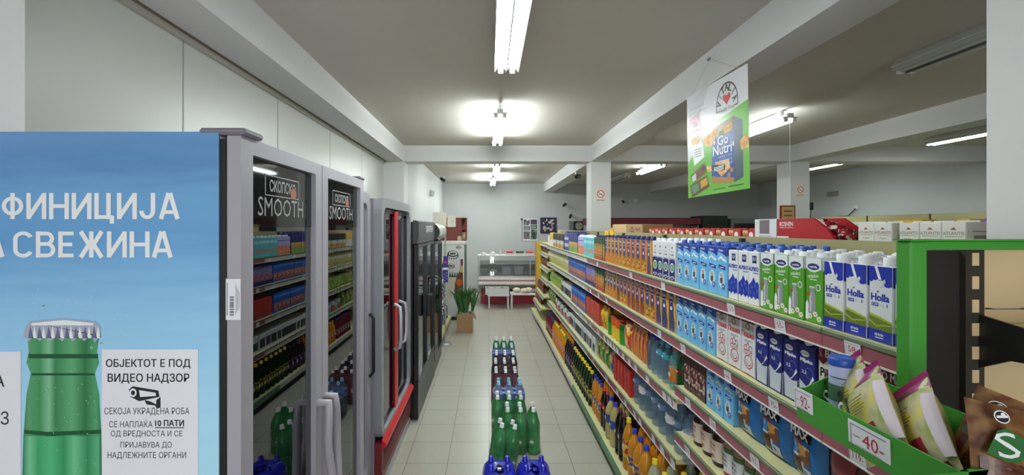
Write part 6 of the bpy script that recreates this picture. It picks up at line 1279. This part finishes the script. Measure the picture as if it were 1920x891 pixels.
# price cards on the tray
def card(c, u_, v_, w, h, txt, lb, lines=3, m=None):
    mb = MB(); c = Vector(c); u_ = Vector(u_).normalized(); v_ = Vector(v_).normalized(); n = u_.cross(v_); o0 = c-u_*w/2-v_*h/2
    q = [o0, o0+u_*w, o0+u_*w+v_*h, o0+v_*h]; mb.add(q+[p-n*.0012 for p in q], [(0, 1, 2, 3), (7, 6, 5, 4), (0, 4, 5, 1), (1, 5, 6, 2), (2, 6, 7, 3), (3, 7, 4, 0)], paper_white)
    F = mb.face(o0, u_, v_)
    if lines: F.quad(w*.08, w*.92, h*.86, h*.89, mat('card_blue_line', (110, 116, 150), .6)); F.quad(w*.06, w*.08, h*.08, h*.9, MATS['card_blue_line']); F.quad(w*.08, w*.92, h*.1, h*.12, ink_grey)
    if lines > 2: F.quad(w*.12, w*.3, h*.5, h*.53, ink_grey); F.quad(w*.2, w*.8, h*.2, h*.215, ink_grey)
    if txt: F.text(txt, w*(.36 if lines > 2 else .22), w*.86, h*.28, h*.74, mat('pen_red', (186, 50, 80), .6), 1, .0)
    return tag(mb.build('price_card'), lb, 'price card')
card((.799, 1.072, 1.305), (0, -1, 0), (-.05, 0, 1), .062, .062, '92-', 'large white price card at the far end of the green tray', 3)
card((.799, .888, 1.295), (0, -1, 0), (-.05, 0, 1), .098, .062, '40-', 'large white price card in the middle of the green tray', 3)
# goods in the tray
o = tin('food_tub', .15, .026, [(.78, mat('tub_frost', (176, 190, 220), .35)), (1, mat('tub_lavender', (190, 200, 236), .35))]); o.location = (.875, 1.045, 1.2625); tag(o, 'lavender tub with a blue lid at the far end of the green tray', 'tub')
for c_ in kids(o): c_.data = c_.data.copy()
mb = MB(); mb.lathe([(.0272, .146), (.028, .149), (.028, .162), (.025, .167), (.022, .165), (0, .165)], mat('lid_blue', (40, 82, 176), .35), 24); lid = [c for c in kids(o)][0]; bpy.data.objects.remove(lid); mb.build('lid', o)
mb = MB(); mb.lathe([(.0267, .06), (.0267, .10)], mat('tub_label_green', (70, 110, 80), .4), 24); mb.build('label', o)
def snackbag():
    w, d, h = .155, .05, .178
    pm = pat('snack_yellow', [(196, 190, 130), (222, 206, 84), (206, 196, 160), (150, 170, 80), (216, 200, 110)], 14, .3, kind='noise')
    o = pouch('snack_bag', w, d, h, pm, [(.0, 1, .86, 1.0, mat('snack_magenta', (146, 30, 96), .3), 1), (.0, .24, .42, .82, mat('snack_green', (70, 104, 60), .3), 1), (.48, .72, .2, .36, pat('radish_print', [(170, 40, 60), (120, 30, 50), (200, 120, 110)], 40), 1), (.9, 1.0, .12, .8, mat('snack_white', (226, 214, 224), .35), 2), (.3, .9, .0, .09, mat('snack_magenta', (146, 30, 96), .3), 1)], MATS['snack_magenta'])
    mb = MB(); F = mb.face((-w/2, -d/2-.004, 0), (1, 0, 0), (0, 0, 1)); F.text('S', w*.06, w*.22, h*.5, h*.76, ink_white, 1, 0)
    for k in range(6): F.quad(w*.34, w*(.62+.05*(k % 3)), h*(.5+.035*k), h*(.51+.035*k), mat('snack_ink', (110, 96, 30), .5), 1)
    F.disc(w*.2, h*.86, w*.055, h*.035, ink_black, 1, 12); mb.build('lettering', o); return o
proto('snackbag', snackbag, 'snack bag', 'bag')
for (xx, yy, zz, rt, lb) in ((.866, .955, 1.262, (-.12, -.72, -PI/2-.1), 'magenta-topped snack bag leaning on the lavender tub'), (.838, .885, 1.262, (-.14, -.74, -PI/2-.15), 'magenta-topped snack bag in the middle of the tray'), (.866, .815, 1.262, (-.16, -.74, -PI/2-.2), 'magenta-topped snack bag next to the brown meat packs')):
    place(get('snackbag'), (xx, yy, zz), rt, lb, 'bag', 'snack bags in the green tray')
def meat():
    w, d, h = .15, .04, .172
    o = pouch('meat_pack', w, d, h, pat('meat_film', [(104, 62, 36), (140, 104, 56), (96, 50, 34), (160, 130, 80)], 12, .18, kind='noise'), [(.04, .96, .06, .46, pat('jerky', [(84, 34, 28), (120, 60, 48), (66, 26, 24), (146, 86, 66)], 46, .25, stretch=(1, 1, 3), kind='noise'), 1), (.05, .6, .05, .1, mat('meat_olive', (112, 116, 40), .3), 2)], None)
    mb = MB(); F = mb.face((-w/2, -d/2-.006, 0), (1, 0, 0), (0, 0, 1)); F.poly([(w*.03, h*.5), (w*.16, h*.73), (w*.26, h*.77), (w*.5, h*.70), (w*.38, h*.49), (w*.24, h*.46)], mat('logo_leaf_green', (56, 112, 60), .3), 1); F.text('S', w*.13, w*.37, h*.5, h*.73, ink_white, 2, 0, .2)
    F.disc(w*.22, h*.87, w*.085, h*.06, ink_white, 1, 18); F.disc(w*.22, h*.87, w*.072, h*.05, ink_black, 2, 18); F.line(w*.16, h*.86, w*.28, h*.885, .004, ink_white, 3); F.disc(w*.23, h*.895, w*.026, h*.018, ink_white, 3, 8); mb.build('lettering', o); return o
proto('meat', meat, 'brown dried meat pack', 'meat pack')
place(get('meat'), (.876, .695, 1.272), (-.3, .22, -.1), 'brown dried meat pack lying at the front of the green tray'.replace('lying at the front', 'leaning in the near part'), 'meat pack', 'meat packs in the green tray'); place(get('meat'), (.917, .765, 1.268), (-.15, .3, -.95), 'brown dried meat pack behind another in the green tray', 'meat pack', 'meat packs in the green tray')
# crumpled white sheet below
mb = MB(); random.seed(2)
def sheet(a, b):
    y = 1.075-.30*a+.02*b; z = 1.002+(.185-.02*a)*b*(.25+.75*min(1, a*2.2))+.01*math.sin(11*a+5*b)*b
    return (.825-.02*b+.018*math.sin(8*a+4*b)+.012*math.cos(13*a), y, z)
mb.grid(sheet, 14, 8, mat('white_sheet', (226, 224, 228), .6), smooth=False); tag(mb.build('paper_sheet'), 'crumpled white paper sheet in the lower green tray', 'paper')
# the blank end frame of the shelving seen through the rack
t = thing('end_shelf', (1.4, 1.0, 0), 'beige end shelving with a dark board seen through the green rack', 'shelving unit')
tanp = mat('beige_panel', (206, 180, 138), .55, noise=(3, .05)); mb = MB(); mb.box(1.165, 1.75, 1.005, 1.018, 1.558, 1.70, tanp); mb.box(1.165, 1.75, 1.005, 1.018, 1.1, 1.554, tanp); mb.box(1.165, 1.75, 1.005, 1.018, 0, 1.096, tanp); mb.build('back_panel', t)
mb = MB(); mb.box(1.035, 1.12, 1.003, 1.016, 0, 1.695, mat('dark_end_board', (34, 28, 24), .5)); mb.build('end_board', t)
mb = MB(); mb.box(1.12, 1.164, .99, 1.018, 0, 1.70, upright_dark)
for k in range(26): mb.box(1.134, 1.15, .9885, .99, 1.66-k*.055, 1.69-k*.055, tanp)
mb.build('upright', t)
mb = MB(); mb.prism([(.99, 1.545), (.70, 1.50), (.70, 1.475), (.93, 1.455), (.99, 1.42)], 'x', 1.15, 1.157, dark_metal); mb.build('bracket', t)
mb = MB(); mb.box(1.16, 1.655, .70, .987, 1.50, 1.525, cream, .003); mb.build('shelf', t)
# price cards along the strips
STR = {1.44: 1, 1.15: 2, .89: 3, .81: 3, .64: 4, .48: 4}
cnt = {}
def strip_cards(z, xs, X=1.0, w=.052, h=.04):
    for i, (p, tx) in enumerate(xs):
        y0 = yx(p, X); k = cnt[z] = cnt.get(z, 0)+1
        card((X+.0095, y0, z-.03), (0, -1, 0), (-.12, 0, 1), w, h, tx, 'white price card on the strip of the %s, %s from near end' % (SHELF[z], ORD[k-1]), 2)['group'] = 'price cards on the shelf strips'
strip_cards(1.44, ((1592, '58-'), (1457, '55-'), (1366, '55'), (1240, ''), (1180, ''), (1118, ''), (1095, ''), (1075, ''), (1062, ''), (1052, '')))
strip_cards(1.15, ((1601, '119-'), (1445, '75-'), (1360, '64-'), (1277, '57'), (1233, ''), (1135, ''), (1120, ''), (1105, ''), (1092, ''), (1080, ''), (1068, ''), (1056, '')))
strip_cards(.89, ((1560, '119-'), (1410, '92-'), (1332, '50'), (1286, '67'))); strip_cards(.81, ((1262, ''), (1252, ''), (1242, ''), (1211, ''), (1189, ''), (1177, ''), (1166, ''), (1155, ''), (1149, ''), (1143, ''), (1138, ''), (1131, ''), (1120, ''), (1105, ''), (1088, ''), (1072, '')))
strip_cards(.64, ((1285, '51'), (1340, ''))); strip_cards(.48, ((1258, ''), (1238, ''), (1222, ''), (1197, ''), (1187, ''), (1170, ''), (1155, ''), (1135, ''), (1110, ''), (1080, '')))
for i, p in enumerate((1148, 1130, 1119, 1102, 1073)):
    card((.866-.001, yx(p, .86), .105), (0, -1, 0), (-.3, 0, 1), .05, .045, '', 'white price card on the bottom deck edge, %s from near end' % ORD[i], 1)['group'] = 'price cards on the shelf strips'
o = card((1.0, yx(1688, .985), 1.475), (.25, -.8, .1), (-.1, .1, 1), .03, .06, '', 'white price card sticking out beside the green post', 1)
# the yellow star and carton boxes standing on the top shelf
t = thing('promo_card', (1.22, 4.15, 1.44), 'yellow promotional card with a star standing among the juice cartons', 'promotional card')
mb = MB(); yl = mat('promo_yellow', (238, 188, 34), .45); mb.box(1.2, 1.26, 4.24, 4.38, 1.441, 1.715, yl, .004); F = mb.face((1.2, 4.38, 1.441), (0, -1, 0), (0, 0, 1))
for k in range(6): F.disc(.03+.04*(k % 3), .215+.03*(k//3), .008, .006, mat('promo_orange', (200, 110, 30), .5), 1, 8)
mb.build('carton', t)
st = []
for k in range(16): r = .075 if k % 2 == 0 else .05; st.append((4.13+r*math.cos(k*PI/8), 1.695+r*.75*math.sin(k*PI/8)))
mb = MB(); mb.prism(st, 'x', 1.2, 1.206, mat('promo_amber', (244, 176, 30), .45)); mb.box(1.206, 1.212, 4.11, 4.15, 1.441, 1.69, yl); mb.build('star', t)
for i, (a, b, hh, m, lb) in enumerate(((6.55, 7.05, .25, card_brown, 'tan cardboard box at the far end of the top shelf'), (6.1, 6.5, .25, mat('carton_charcoal', (46, 42, 44), .6), 'dark cardboard box next to the tan one on the top shelf'))):
    mb = MB(); mb.box(1.2, 1.39, a, b, 1.441, 1.441+hh, m, .003); F = mb.face((1.2, b, 1.441), (0, -1, 0), (0, 0, 1)); F.quad(.1, .3, .16, .2, mat('card_dark_print', (90, 66, 46), .7)); tag(mb.build('cardboard_box'), lb, 'cardboard box')
mb = MB(); mb.box(1.1, 1.35, 7.6, 7.9, 1.451, 1.60, mat('box_offwhite', (206, 204, 196), .5), .004); tag(mb.build('carton_box'), 'off-white box on the end shelving under the blossom poster', 'box')

for k, p in P.items():                # kinds that found no room on a shelf
    if p[3] is not None and p[3].name not in USED:
        for c in kids(p[3]): bpy.data.objects.remove(c)
        bpy.data.objects.remove(p[3])
